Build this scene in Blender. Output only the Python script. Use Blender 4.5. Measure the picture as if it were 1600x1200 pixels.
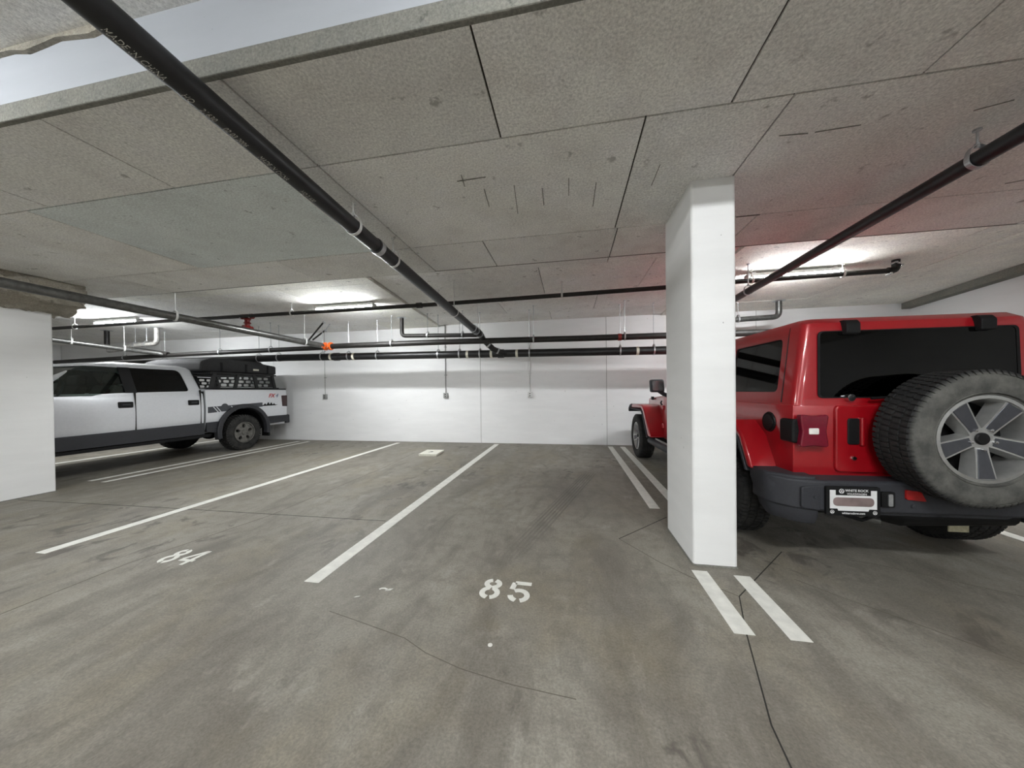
import bpy, bmesh, math, random
from mathutils import Vector, Matrix
from mathutils.geometry import tessellate_polygon
random.seed(7)
PI = math.pi
for o in list(bpy.data.objects): bpy.data.objects.remove(o)
scn = bpy.context.scene
COL = scn.collection

# ---------------------------------------------------------------- camera
CAM_H = 1.27
def cam_axes(yaw, pitch, roll):
    f = Vector((-math.sin(yaw)*math.cos(pitch), math.cos(yaw)*math.cos(pitch), math.sin(pitch)))
    r = Vector((math.cos(yaw), math.sin(yaw), 0)); u = r.cross(f)
    return (math.cos(roll)*r + math.sin(roll)*u, -math.sin(roll)*r + math.cos(roll)*u, f)
cr_, cu_, cf_ = cam_axes(.176536, -.0082737, -.0121246)
cd = bpy.data.cameras.new('camera'); cam = bpy.data.objects.new('camera', cd); COL.objects.link(cam)
cam.matrix_world = Matrix(((cr_.x, cu_.x, -cf_.x, 0), (cr_.y, cu_.y, -cf_.y, 0), (cr_.z, cu_.z, -cf_.z, CAM_H), (0, 0, 0, 1)))
cd.sensor_fit = 'HORIZONTAL'; cd.sensor_width = 36; cd.lens = 504.73*36/1600
cd.shift_y = 14.63/1600; cd.clip_start = .05
scn.camera = cam

# ---------------------------------------------------------------- world, exposure (all light comes from the tube fixtures below)
wd = bpy.data.worlds.new('world'); scn.world = wd; wd.use_nodes = True
wd.node_tree.nodes['Background'].inputs[0].default_value = (.8, .85, .9, 1)
wd.node_tree.nodes['Background'].inputs[1].default_value = .02
scn.view_settings.view_transform = 'Standard'; scn.view_settings.look = 'None'
scn.view_settings.exposure = 0.0; scn.view_settings.gamma = 1.0
scn.view_settings.use_curve_mapping = False
REAR_LIGHT = 205.0      # emission of the parking-bay fixtures
AISLE_LIGHT = 245.0     # emission of the drive-aisle fixtures

# ---------------------------------------------------------------- materials
def S(r, g, b):
    def l(c):
        c /= 255.0
        return c/12.92 if c <= .04045 else ((c+.055)/1.055)**2.4
    return (l(r), l(g), l(b), 1)
MATS = {}
class NT:
    def __init__(s, name):
        s.m = bpy.data.materials.new(name); s.m.use_nodes = True; s.t = s.m.node_tree
        s.b = s.t.nodes['Principled BSDF']; s.out = s.t.nodes['Material Output']; MATS[name] = s.m
    def n(s, typ, **kw):
        x = s.t.nodes.new(typ)
        for k, v in kw.items():
            if k.startswith('i_'):
                key = k[2:]; key = int(key) if key.isdigit() else key
                x.inputs[key].default_value = v
            else: setattr(x, k, v)
        return x
    def l(s, a, b): s.t.links.new(a, b)
    def pos(s, sc=(1, 1, 1), loc=(0, 0, 0), obj=False, rot=(0, 0, 0)):
        c = s.n('ShaderNodeTexCoord').outputs['Object'] if obj else s.n('ShaderNodeNewGeometry').outputs['Position']
        m = s.n('ShaderNodeMapping'); m.inputs['Scale'].default_value = sc; m.inputs['Location'].default_value = loc; m.inputs['Rotation'].default_value = rot
        s.l(c, m.inputs[0]); return m.outputs[0]
    def noise(s, vec, scale, detail=4, rough=.6, dist=0):
        x = s.n('ShaderNodeTexNoise'); s.l(vec, x.inputs['Vector'])
        x.inputs['Scale'].default_value = scale; x.inputs['Detail'].default_value = detail
        x.inputs['Roughness'].default_value = rough; x.inputs['Distortion'].default_value = dist
        return x.outputs['Fac']
    def ramp(s, fac, stops):
        r = s.n('ShaderNodeValToRGB'); s.l(fac, r.inputs[0]); e = r.color_ramp.elements
        while len(e) < len(stops): e.new(.5)
        for q, (p, c) in zip(e, stops): q.position = p; q.color = c if len(c) == 4 else (*c, 1)
        return r.outputs[0]
    def mix(s, fac, a, b, mode='MIX'):
        x = s.n('ShaderNodeMix', data_type='RGBA', blend_type=mode)
        for i, v in ((0, fac), (6, a), (7, b)):
            if isinstance(v, (int, float)): x.inputs[i].default_value = v
            elif isinstance(v, tuple): x.inputs[i].default_value = v
            else: s.l(v, x.inputs[i])
        return x.outputs[2]
    def math(s, op, a, b=None, clamp=False):
        x = s.n('ShaderNodeMath', operation=op, use_clamp=clamp)
        for i, v in ((0, a), (1, b)):
            if v is None: continue
            if isinstance(v, (int, float)): x.inputs[i].default_value = v
            else: s.l(v, x.inputs[i])
        return x.outputs[0]
    def bump(s, h, strength=.3, dist=.01):
        x = s.n('ShaderNodeBump'); x.inputs['Strength'].default_value = strength; x.inputs['Distance'].default_value = dist
        s.l(h, x.inputs['Height']); s.l(x.outputs[0], s.b.inputs['Normal'])
G = lambda v: (v, v, v, 1)
def plain(name, col, rough=.5, metal=0.0, var=.12, scale=30, bump=0, coat=0, spec=None):
    t = NT(name); p = t.pos(obj=True)
    nz = t.noise(p, scale, 3)
    c = t.mix(t.ramp(nz, [(.3, G(0)), (.7, G(1))]), tuple([x*(1-var) for x in col[:3]]+[1]), tuple([min(1, x*(1+var)) for x in col[:3]]+[1]))
    t.l(c, t.b.inputs['Base Color']); t.b.inputs['Roughness'].default_value = rough; t.b.inputs['Metallic'].default_value = metal
    if coat: t.b.inputs['Coat Weight'].default_value = coat; t.b.inputs['Coat Roughness'].default_value = .06
    if spec is not None: t.b.inputs['Specular IOR Level'].default_value = spec
    if bump: t.bump(nz, bump, .004)
    return t.m
def concrete(name, base, var=.16, tint=(1.03, 1.0, .95), rough=.85, randomize=.12, bump=.35, spots=True):
    t = NT(name); p = t.pos()
    big = t.noise(p, .9, 5, .62); mid = t.noise(t.pos((1, 1, 1), (3, 7, 1)), 5, 6, .68); fine = t.ramp(t.noise(p, 75, 3, .75), [(.34, G(0)), (.66, G(1))])
    b = base
    dk = tuple([x*(1-var*1.3) for x in b[:3]]+[1]); lt = tuple([min(1, x*(1+var)) for x in b[:3]]+[1])
    c = t.mix(t.ramp(big, [(.3, G(0)), (.7, G(1))]), dk, lt)
    c = t.mix(t.ramp(mid, [(.36, G(0)), (.62, G(.6))]), c, tuple([min(1, x*k) for x, k in zip(lt[:3], tint)]+[1]))
    c = t.mix(1.0, c, t.mix(fine, G(.72), G(1.12)), 'MULTIPLY')
    if spots:
        sp = t.noise(t.pos((1, 1, 1), (11, 2, 5)), 7.5, 5, .66)
        c = t.mix(t.ramp(sp, [(.30, G(.75)), (.37, G(0))]), c, tuple([x*.38 for x in b[:3]]+[1]))
    if randomize:
        oi = t.n('ShaderNodeObjectInfo').outputs['Random']
        c = t.mix(.9, c, t.mix(oi, G(1-randomize), G(1.0)), 'MULTIPLY')
    t.l(c, t.b.inputs['Base Color']); t.b.inputs['Roughness'].default_value = rough; t.b.inputs['Specular IOR Level'].default_value = .25
    t.bump(t.mix(.4, mid, fine), bump, .006)
    return t.m
def white_paint(name, col, boards=True, pit=True):
    t = NT(name); p = t.pos()
    nz = t.noise(t.pos((.6, .6, 3)), 2.2, 5, .6); f = t.noise(p, 60, 3, .6)
    c = t.mix(t.ramp(nz, [(.3, G(0)), (.75, G(1))]), tuple([x*.93 for x in col[:3]]+[1]), col)
    if pit:
        sp = t.noise(p, 24, 2, .5)
        c = t.mix(t.ramp(sp, [(.215, G(.75)), (.235, G(0))]), c, tuple([x*.35 for x in col[:3]]+[1]))
    t.l(c, t.b.inputs['Base Color']); t.b.inputs['Roughness'].default_value = .62; t.b.inputs['Specular IOR Level'].default_value = .3
    h = f
    if boards:
        w = t.n('ShaderNodeTexWave', wave_type='BANDS', bands_direction='Z', wave_profile='SIN'); t.l(t.pos(), w.inputs['Vector'])
        w.inputs['Scale'].default_value = 2.1; w.inputs['Distortion'].default_value = .6; w.inputs['Detail Scale'].default_value = .8
        h = t.mix(.45, f, w.outputs['Fac'])
    t.bump(h, .12, .006)
    return t.m
def floor_material():
    t = NT('floor_concrete'); p = t.pos()
    geo = t.n('ShaderNodeNewGeometry').outputs['Position']
    sx = t.n('ShaderNodeSeparateXYZ'); t.l(geo, sx.inputs[0]); X, Y = sx.outputs[0], sx.outputs[1]
    big = t.noise(t.pos((.8, .55, 1), (2, 1, 0)), 1.1, 6, .62, .4)
    streak = t.noise(t.pos((1.7, .6, 1), (5, 3, 0), rot=(0, 0, .12)), 1.6, 7, .7, .7)
    mid = t.noise(t.pos((1, 1, 1), (1, 9, 0)), 7, 6, .7); fine = t.ramp(t.noise(p, 85, 3, .75), [(.34, G(0)), (.66, G(1))])
    c = t.mix(t.ramp(big, [(.3, G(0)), (.72, G(1))]), S(140, 134, 123), S(178, 173, 161))
    c = t.mix(t.ramp(streak, [(.34, G(.6)), (.54, G(0))]), c, S(110, 104, 94))
    hue = t.noise(t.pos((1, .7, 1), (8, 4, 2)), 1.7, 4, .6)
    c = t.mix(t.ramp(hue, [(.5, G(0)), (.7, G(.38))]), c, S(158, 146, 119))
    c = t.mix(t.ramp(mid, [(.35, G(.5)), (.55, G(0))]), c, S(124, 117, 107))
    lt = t.noise(t.pos((1.3, .9, 1), (21, 4, 0)), 2.3, 5, .7)
    c = t.mix(t.ramp(lt, [(.58, G(0)), (.74, G(.5))]), c, S(204, 199, 187))
    c = t.mix(1.0, c, t.mix(fine, G(.55), G(.80)), 'MULTIPLY')
    # oil blotches in the stalls
    oil = t.noise(t.pos((1.2, .8, 1), (4, 4, 0)), 4.2, 4, .62, .8)
    reg = t.ramp(t.noise(t.pos((.5, .3, 1), (0, 8, 0)), 1.3, 2), [(.5, G(0)), (.62, G(1))])
    c = t.mix(t.math('MULTIPLY', t.ramp(oil, [(.36, G(.75)), (.44, G(0))]), reg), c, S(80, 74, 68))
    # rubber tyre track curving into stall 85:  x = .33 at y 5.1 -> -.5 at y 2.3
    t1 = t.math('SUBTRACT', Y, 5.15)
    cx = t.math('ADD', .33, t.math('ADD', t.math('MULTIPLY', t1, .285), t.math('MULTIPLY', t.math('MULTIPLY', t1, t1), -.001)))
    d = t.math('SUBTRACT', X, cx); ad = t.math('ABSOLUTE', d)
    m = t.math('SUBTRACT', 1.0, t.math('MULTIPLY', ad, 8.0), True)
    m = t.math('MULTIPLY', t.math('MULTIPLY', m, 3.0), 1.0, True)
    my = t.math('MULTIPLY', t.math('MULTIPLY', t.math('SUBTRACT', 5.1, Y), 5.0, True), t.math('MULTIPLY', t.math('SUBTRACT', Y, 2.2), .9, True), True)
    rib = t.math('ADD', .55, t.math('MULTIPLY', t.math('SINE', t.math('MULTIPLY', d, 170.0)), .45))
    tr = t.math('MULTIPLY', t.math('MULTIPLY', m, my), t.math('MULTIPLY', rib, t.ramp(mid, [(.3, G(.25)), (.6, G(.6))])))
    c = t.mix(tr, c, S(60, 56, 51))
    t.l(c, t.b.inputs['Base Color'])
    r = t.ramp(big, [(.3, G(.5)), (.7, G(.68))]); t.l(r, t.b.inputs['Roughness']); t.b.inputs['Specular IOR Level'].default_value = .35
    t.bump(t.mix(.5, mid, fine), .12, .004)
    return t.m
def glass(name, tint=(.12, .15, .14), refl=.10):
    t = NT(name)
    tr = t.n('ShaderNodeBsdfTransparent'); tr.inputs[0].default_value = (*tint, 1)
    gl = t.n('ShaderNodeBsdfGlossy'); gl.inputs['Roughness'].default_value = .03; gl.inputs[0].default_value = G(.9)
    fr = t.n('ShaderNodeFresnel'); fr.inputs[0].default_value = 1.45
    mx = t.n('ShaderNodeMixShader'); t.l(fr.outputs[0], mx.inputs[0]); t.l(tr.outputs[0], mx.inputs[1]); t.l(gl.outputs[0], mx.inputs[2])
    t.l(mx.outputs[0], t.out.inputs['Surface']); return t.m
def emit(name, col, strength):
    t = NT(name); t.b.inputs['Base Color'].default_value = G(.8)
    t.b.inputs['Emission Color'].default_value = col; t.b.inputs['Emission Strength'].default_value = strength
    return t.m
def rubber(name, col, dusty, tread=None):
    t = NT(name); p = t.pos(obj=True); a = t.noise(p, 9, 5, .65); f = t.noise(p, 110, 2)
    c = t.mix(t.ramp(a, [(.35, G(0)), (.7, G(1))]), col, dusty)
    if tread:      # the tread is clean black rubber, the dust sits on the side wall
        sx = t.n('ShaderNodeSeparateXYZ'); t.l(p, sx.inputs[0])
        rr_ = t.math('SQRT', t.math('ADD', t.math('MULTIPLY', sx.outputs[1], sx.outputs[1]), t.math('MULTIPLY', sx.outputs[2], sx.outputs[2])))
        inn_ = t.math('GREATER_THAN', sx.outputs[0], -.10)
        c = t.mix(t.math('MULTIPLY', t.math('MAXIMUM', t.math('MULTIPLY', t.math('SUBTRACT', rr_, tread), 60, True), inn_), .9), c, S(30, 30, 31))
    c = t.mix(.4, c, t.mix(f, G(.5), G(1)), 'MULTIPLY')
    t.l(c, t.b.inputs['Base Color']); t.b.inputs['Roughness'].default_value = .82; t.b.inputs['Specular IOR Level'].default_value = .25
    t.bump(f, .25, .002); return t.m

concrete('ceiling_concrete', S(250, 246, 239), randomize=.12)
concrete('ceiling_concrete_bluish', S(228, 234, 233), tint=(.98, 1.0, 1.0), randomize=.08)
concrete('ceiling_concrete_pale', S(240, 238, 232), randomize=.08)
concrete('seam_concrete', S(62, 58, 52), randomize=0, spots=False)
concrete('raw_concrete', S(158, 153, 142), randomize=0, bump=1.0, var=.3)
concrete('step_concrete', S(128, 128, 122), randomize=0)
white_paint('white_wall_paint', S(238, 238, 238)); white_paint('white_pillar_paint', S(234, 234, 233), boards=False)
white_paint('white_beam_paint', S(178, 182, 188), boards=False)
floor_material()
plain('line_paint', S(222, 221, 214), .7, var=.1, scale=14, bump=.15)
plain('joint_dark', S(40, 38, 34), .9); plain('joint_soft', S(96, 90, 80), .9)
plain('abs_black', S(24, 24, 25), .42, var=.35, scale=12); plain('steel_black', S(34, 32, 30), .5, .2, var=.3, scale=14)
plain('steel_grey', S(104, 104, 102), .38, .75, var=.25, scale=18); plain('galvanised', S(186, 188, 190), .36, .8, var=.12, scale=40)
plain('galv_white', S(214, 214, 212), .5, .2, var=.08); plain('label_white', S(215, 212, 196), .6)
plain('red_iron', S(120, 30, 26), .5, var=.2); plain('orange_iron', S(226, 98, 34), .5, var=.2)
plain('drain_cast', S(150, 148, 144), .4, .4, var=.45, scale=26)
plain('pipe_print', S(190, 188, 180), .6)
plain('box_grey', S(150, 150, 148), .5, .3); plain('fixture_white', S(225, 225, 222), .5)
emit('tube_rear', (.955, .985, 1, 1), REAR_LIGHT); emit('tube_aisle', (.955, .985, 1, 1), AISLE_LIGHT)
plain('jeep_red', S(152, 10, 22), .3, .1, var=.04, coat=.8); plain('plastic_black', S(42, 43, 48), .62, var=.15, scale=60, bump=.1)
plain('trim_black', S(16, 16, 17), .6, spec=.25); plain('interior_dark', S(20, 20, 21), .8)
rubber('tire_rubber', S(34, 34, 34), S(60, 59, 57)); rubber('tire_rubber_dusty', S(70, 70, 68), S(108, 107, 102), .378)
plain('wheel_silver', S(188, 188, 186), .32, .75, var=.08); plain('wheel_grey', S(74, 75, 80), .42, .4, var=.1)
plain('wheel_dirty', S(104, 102, 98), .5, .45, var=.35, scale=18); plain('chrome', S(210, 210, 212), .15, 1.0)
plain('lens_red', S(108, 8, 34), .15, var=.12, scale=60, coat=.6); plain('lens_white', S(225, 222, 216), .25); plain('reflector_red', S(150, 26, 26), .3)
plain('plate_white', S(222, 222, 222), .5, var=.03); plain('plate_smear', S(120, 104, 102), .6, var=.35, scale=7)
plain('tag_beige', S(164, 158, 132), .7, var=.2, scale=40)
plain('truck_silver', S(212, 214, 218), .34, .2, var=.03, coat=.6); plain('truck_grey', S(46, 47, 51), .5, .2, var=.1)
plain('decal_dark', S(58, 61, 66), .5); plain('decal_red', S(176, 40, 36), .5); plain('decal_grey', S(128, 132, 150), .5)
plain('tent_fabric', S(46, 46, 47), .85, var=.25, scale=40, bump=.2); plain('rack_black', S(22, 22, 23), .5)
plain('card_white', S(228, 226, 214), .6); plain('lens_tail', S(48, 16, 18), .2, coat=.5)
glass('glass_tint', (.30, .36, .34)); glass('glass_clear', (.88, .95, .92)); glass('glass_dark', (.035, .045, .045))

# ---------------------------------------------------------------- mesh helpers
class MB:
    def __init__(s): s.v = []; s.f = []
    def add(s, vs, fs):
        k = len(s.v); s.v += [tuple(v) for v in vs]; s.f += [tuple(i+k for i in f) for f in fs]; return s
    def box(s, x0, x1, y0, y1, z0, z1):
        return s.add([(x, y, z) for z in (z0, z1) for y in (y0, y1) for x in (x0, x1)],
                     [(0, 2, 3, 1), (4, 5, 7, 6), (0, 1, 5, 4), (2, 6, 7, 3), (0, 4, 6, 2), (1, 3, 7, 5)])
    def prism(s, pts, ax, a, b, fn=None):
        fn = fn or {'x': lambda u, v, w: (w, u, v), 'y': lambda u, v, w: (u, w, v), 'z': lambda u, v, w: (u, v, w)}[ax]
        n = len(pts)
        return s.add([fn(u, v, a) for u, v in pts]+[fn(u, v, b) for u, v in pts],
                     [tuple(range(n))[::-1], tuple(range(n, 2*n))]+[(i, (i+1) % n, n+(i+1) % n, n+i) for i in range(n)])
    def plate(s, outer, holes, a, b, fn):
        """plate with holes: outline and holes in (u, v), thickness a..b, mapped by fn(u, v, w)"""
        loops = [outer]+holes
        tri = tessellate_polygon([[Vector((u, v, 0)) for u, v in lp] for lp in loops])
        flat = [p for lp in loops for p in lp]; n = len(flat)
        vs = [fn(u, v, a) for u, v in flat]+[fn(u, v, b) for u, v in flat]
        fs = [tuple(t) for t in tri]+[tuple(i+n for i in reversed(t)) for t in tri]; k = 0
        for lp in loops:
            m = len(lp)
            fs += [(k+i, k+(i+1) % m, n+k+(i+1) % m, n+k+i) for i in range(m)]; k += m
        return s.add(vs, fs)
    def loft(s, rings, cap=True, closed=True):
        n = len(rings[0]); vs = [p for r in rings for p in r]; fs = []
        for j in range(len(rings)-1):
            for i in range(n if closed else n-1):
                fs.append((j*n+i, j*n+(i+1) % n, (j+1)*n+(i+1) % n, (j+1)*n+i))
        if cap: fs += [tuple(range(n))[::-1], tuple(range((len(rings)-1)*n, len(rings)*n))]
        return s.add(vs, fs)
    def tube(s, path, r, n=12, cap=True):
        P = [Vector(p) for p in path]; rings = []; up = None
        for i, p in enumerate(P):
            d = ((P[i]-P[i-1]).normalized() if i else Vector()) + ((P[i+1]-P[i]).normalized() if i < len(P)-1 else Vector())
            d = d.normalized()
            if up is None: up = Vector((0, 0, 1)) if abs(d.z) < .9 else Vector((1, 0, 0))
            a = d.cross(up).normalized(); b = a.cross(d).normalized(); up = b
            rr = r[i] if isinstance(r, (list, tuple)) else r
            rings.append([p+a*rr*math.cos(2*PI*k/n)+b*rr*math.sin(2*PI*k/n) for k in range(n)])
        return s.loft(rings, cap)
    def lathe(s, prof, axis, org=(0, 0, 0), n=32, closed=False):
        """prof: (radius, along-axis) pairs"""
        org = Vector(org); ax = {'x': Vector((1, 0, 0)), 'y': Vector((0, 1, 0)), 'z': Vector((0, 0, 1))}[axis]
        a = {'x': Vector((0, 1, 0)), 'y': Vector((1, 0, 0)), 'z': Vector((1, 0, 0))}[axis]; b = ax.cross(a)
        rings = [[org+ax*t+a*r*math.cos(2*PI*k/n)+b*r*math.sin(2*PI*k/n) for k in range(n)] for r, t in prof]
        if closed: rings.append(rings[0])
        return s.loft(rings, cap=not closed)
    def mesh(s, name, smooth=35):
        me = bpy.data.meshes.new(name); me.from_pydata(s.v, [], s.f); me.validate()
        bm = bmesh.new(); bm.from_mesh(me); bmesh.ops.remove_doubles(bm, verts=bm.verts, dist=1e-5)
        bmesh.ops.recalc_face_normals(bm, faces=bm.faces); bm.to_mesh(me); bm.free()
        finish(me, smooth); return me
    def build(s, name, mat, parent=None, bevel=0, seg=2, smooth=35, loc=None):
        return link(name, s.mesh(name, smooth), mat, parent, bevel, seg, loc)
def finish(me, smooth=35):
    if smooth:
        me.polygons.foreach_set('use_smooth', [True]*len(me.polygons)); me.set_sharp_from_angle(angle=math.radians(smooth))
def link(name, me, mat, parent=None, bevel=0, seg=2, loc=None):
    o = bpy.data.objects.new(name, me); COL.objects.link(o)
    if mat:
        me.materials.clear(); me.materials.append(MATS[mat])
    if parent: o.parent = parent
    if loc: o.location = loc
    if bevel:
        m = o.modifiers.new('bevel', 'BEVEL'); m.width = bevel; m.segments = seg; m.limit_method = 'ANGLE'; m.angle_limit = math.radians(40)
        m.harden_normals = False
    return o
def tag(o, label=None, cat=None, group=None, kind=None):
    if label: o['label'] = label
    if cat: o['category'] = cat
    if group: o['group'] = group
    if kind: o['kind'] = kind
    return o
def thing(name, label, cat, loc=(0, 0, 0), rz=0, group=None):
    o = bpy.data.objects.new(name, None); COL.objects.link(o); o.location = loc; o.rotation_euler = (0, 0, rz)
    o.empty_display_size = .1
    return tag(o, label, cat, group)
def copy_tree(o, parent=None):
    c = o.copy(); COL.objects.link(c); c.parent = parent
    for ch in o.children: copy_tree(ch, c)
    return c
def boolean(base, cutters, smooth=35, bevel=0):
    """base mesh minus cutters, applied right away; the cutters are removed"""
    me = base.mesh('tmp', 0); ob = bpy.data.objects.new('tmp', me); COL.objects.link(ob); tmp = []
    if bevel:
        m = ob.modifiers.new('b', 'BEVEL'); m.width = bevel; m.segments = 3; m.limit_method = 'ANGLE'; m.angle_limit = math.radians(40)
    for c in cutters:
        co = bpy.data.objects.new('cut', c.mesh('cut', 0)); COL.objects.link(co); tmp.append(co)
        m = ob.modifiers.new('d', 'BOOLEAN'); m.operation = 'DIFFERENCE'; m.object = co; m.solver = 'EXACT'
    dg = bpy.context.evaluated_depsgraph_get(); dg.update()
    res = bpy.data.meshes.new_from_object(ob.evaluated_get(dg), depsgraph=dg)
    for q in tmp+[ob]: bpy.data.objects.remove(q)
    finish(res, smooth); return res
def rpoly(pts, r, n=5):
    """polygon with rounded corners"""
    out = []; k = len(pts)
    for i in range(k):
        p = Vector(pts[i]); a = Vector(pts[i-1])-p; b = Vector(pts[(i+1) % k])-p
        rr = r[i] if isinstance(r, (list, tuple)) else r
        rr = min(rr, a.length*.49, b.length*.49)
        if rr <= 0: out.append(tuple(p)); continue
        A = p+a.normalized()*rr; B = p+b.normalized()*rr
        for j in range(n+1):
            t = j/n; out.append(tuple((1-t)**2*A+2*t*(1-t)*p+t*t*B))
    return out
def rrect(x0, x1, y0, y1, r, n=5): return rpoly([(x0, y0), (x1, y0), (x1, y1), (x0, y1)], r, n)
def circ(cx, cy, r, n=24, a0=0, a1=2*PI):
    full = abs(a1-a0) > 6.28
    return [(cx+r*math.cos(a0+(a1-a0)*i/(n if full else n-1)), cy+r*math.sin(a0+(a1-a0)*i/(n if full else n-1))) for i in range(n)]
def elbow(p0, c, p1, r, n=6):
    """points turning from p0 over the corner c to p1, corner rounded with radius r"""
    p0, c, p1 = map(Vector, (p0, c, p1)); A = c+(p0-c).normalized()*r; B = c+(p1-c).normalized()*r
    return [p0]+[(1-t)**2*A+2*t*(1-t)*c+t*t*B for t in [i/n for i in range(n+1)]]+[p1]
def text(body, size, fn, shear=0.0, align='LEFT', bold=0.0):
    """flat lettering as a mesh: letters in (u, v), mapped by fn"""
    cu = bpy.data.curves.new('t', 'FONT'); cu.body = body; cu.size = size; cu.shear = shear; cu.align_x = align; cu.resolution_u = 3
    if bold: cu.offset = bold
    ob = bpy.data.objects.new('t', cu); COL.objects.link(ob)
    dg = bpy.context.evaluated_depsgraph_get(); dg.update()
    me = bpy.data.meshes.new_from_object(ob.evaluated_get(dg), depsgraph=dg)
    bpy.data.objects.remove(ob)
    for v in me.vertices: v.co = fn(v.co.x, v.co.y)
    return me

# ================================================================ SETTING
YW = 7.65; ZF = 2.745; ZL = 2.885; ZC = 2.925; ZR = 2.90; YS = 1.25; YLIP = 3.76; ZA = 3.10
XL, XR = -16.0, 9.0
floor = tag(MB().box(XL, XR, -8, YW, -.25, 0).build('floor', 'floor_concrete', smooth=0), 'bare stained grey-brown concrete garage floor', kind='structure')
def ribbon(pts, w, z0, z1):
    mb = MB(); P = [Vector((x, y)) for x, y in pts]
    for a, b in zip(P, P[1:]):
        d = (b-a).normalized(); n = Vector((-d.y, d.x))*w/2
        q = [a+n, b+n, b-n, a-n]
        mb.prism([(p.x, p.y) for p in q], 'z', z0, z1)
    return mb
J = lambda pts, w=.006, m='joint_dark': ribbon(pts, w, -.01, .0012).build('joint', m, floor, smooth=0)
J([(.70, 1.1), (.734, 1.355), (.894, 1.867), (1.004, 2.167)]); J([(1.004, 2.167), (1.6, 2.81)])
J([(.93, 3.40), (.40, 2.85)], .006); J([(.40, 2.85), (.634, 2.511), (.792, 2.339), (1.004, 2.167)], .004, 'joint_soft')
J([(1.6, 2.81), (2.114, 2.723), (2.9, 2.3)], .004, 'joint_soft'); J([(1.45, 2.42), (1.612, 2.245), (1.85, 2.022), (2.2, 1.65)], .004, 'joint_soft')
J([(-6.7, 2.835), (-6.318, 2.842), (-4.564, 2.878), (-2.046, 2.901), (-1.8, 2.905)], .007)
J([(-3.36, .9), (-3.288, 1.319), (-3.3, 1.883), (-3.09, 2.848), (-3.1, 4.995), (-3.2, 6.281)], .005, 'joint_soft')
crk = [(-1.388, 1.651), (-.988, 1.563), (-.85, 1.53), (-.703, 1.46), (-.504, 1.401), (-.258, 1.36), (.013, 1.338)]
J(crk, .0035, 'joint_soft')

wall_back = tag(bpy.data.objects.new('wall_back', None), 'white painted concrete back wall behind the parking stalls', kind='structure'); COL.objects.link(wall_back)
wall_back.location = (0, YW, 0)
seams = [XL, -12.0, -8.1, -2.144, .835, 3.9, XR]
for a, b in zip(seams, seams[1:]):
    MB().box(a+.004, b-.004, 0, .2, 0, 3.1).build('wall_panel', 'white_wall_paint', wall_back, bevel=.003, smooth=0)
MB().box(XL, XR, .012, .3, 0, 3.1).build('joint_backing', 'joint_soft', wall_back, smooth=0)
w = MB().prism([(6.62, YW), (6.2, 5.64), (5.45, 2.0), (5.2, .8), (8.9, .8), (8.9, YW)], 'z', 0, 3.1).build('wall_right', 'white_wall_paint', smooth=0)
tag(w, 'white painted side wall running at an angle beside the red car', kind='structure')
w = MB().box(XL-.2, XL, -8, YW, 0, 3.1).build('wall_left', 'white_wall_paint', smooth=0); tag(w, 'white painted far side wall beyond the pickup', kind='structure')
w = MB().box(XL, XR, -8.2, -8, 0, 3.1).build('wall_front', 'white_wall_paint', smooth=0); tag(w, 'white painted wall across the drive aisle', kind='structure')
w = MB().box(XR, XR+.2, -8, .9, 0, 3.1).build('wall_aisle', 'white_wall_paint', smooth=0); tag(w, 'white painted wall at the end of the drive aisle', kind='structure')

ceil = tag(bpy.data.objects.new('ceiling', None), 'bare concrete ceiling with plywood form panel marks', kind='structure'); COL.objects.link(ceil)
ceil.location = (0, 0, ZF)
def cbox(name, mat, x0, x1, y0, y1, z0, z1, bev=0):
    return MB().box(x0, x1, y0, y1, z0-ZF, z1-ZF).build(name, mat, ceil, bevel=bev, smooth=0)
cbox('slab', 'seam_concrete', XL, XR, YS+.004, YLIP-.004, ZF+.012, 3.3)
cbox('step_band', 'step_concrete', XL, XR, YS-.012, YS+.02, ZF-.001, ZF+.092, .006)
cbox('step_face', 'white_beam_paint', XL, XR, YS-.008, YS+.02, ZF+.092, ZA+.05)
cbox('aisle_slab', 'ceiling_concrete', XL, XR, -8, YS-.008, ZA, 3.3)
rg = [(-6.5+i*.11, ZA-.022-.016*math.sin(i*1.7)-.012*random.random()) for i in range(40)]
MB().prism([(x, z-ZF) for x, z in rg]+[(rg[-1][0]+.15, ZA-ZF+.01), (-6.5, ZA-ZF+.01)], 'y', YS-.03, YS-.006).build('spall', 'raw_concrete', ceil, smooth=0)
cbox('lip_face', 'step_concrete', XL, XR, YLIP-.02, YLIP, ZF, ZC+.1)
def panel(x0, x1, y0, y1, z, mat='ceiling_concrete', th=.03, g=.005):
    dz = random.uniform(-.0015, .0015)
    o = MB().box(x0+g, x1-g, y0+g, y1-g, z+dz-ZF, z+th-ZF).build('panel', mat, ceil, bevel=.002, smooth=0); return o
rows = [(YS+.008, 1.865, [XL, -12.5, -10.1, -7.64, -5.2, -3.98, -2.76, -1.595, -.38, .84, 1.66, 3.1, 5.5, XR]),
        (1.865, 3.095, [XL, -13.9, -11.5, -9.1, -6.68, -4.24, -1.9, -1.595, .424, 1.135, 3.57, 6.0, XR]),
        (3.095, YLIP-.002, [XL, -13, -10.5, -8.06, -5.62, -3.21, -1.6, -.83, .45, 1.6, 4.05, 6.5, XR])]
for y0, y1, xs in rows:
    for a, b in zip(xs, xs[1:]):
        panel(a, b, y0, y1, ZF, 'ceiling_concrete_bluish' if (a == -4.24) else 'ceiling_concrete')
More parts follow.
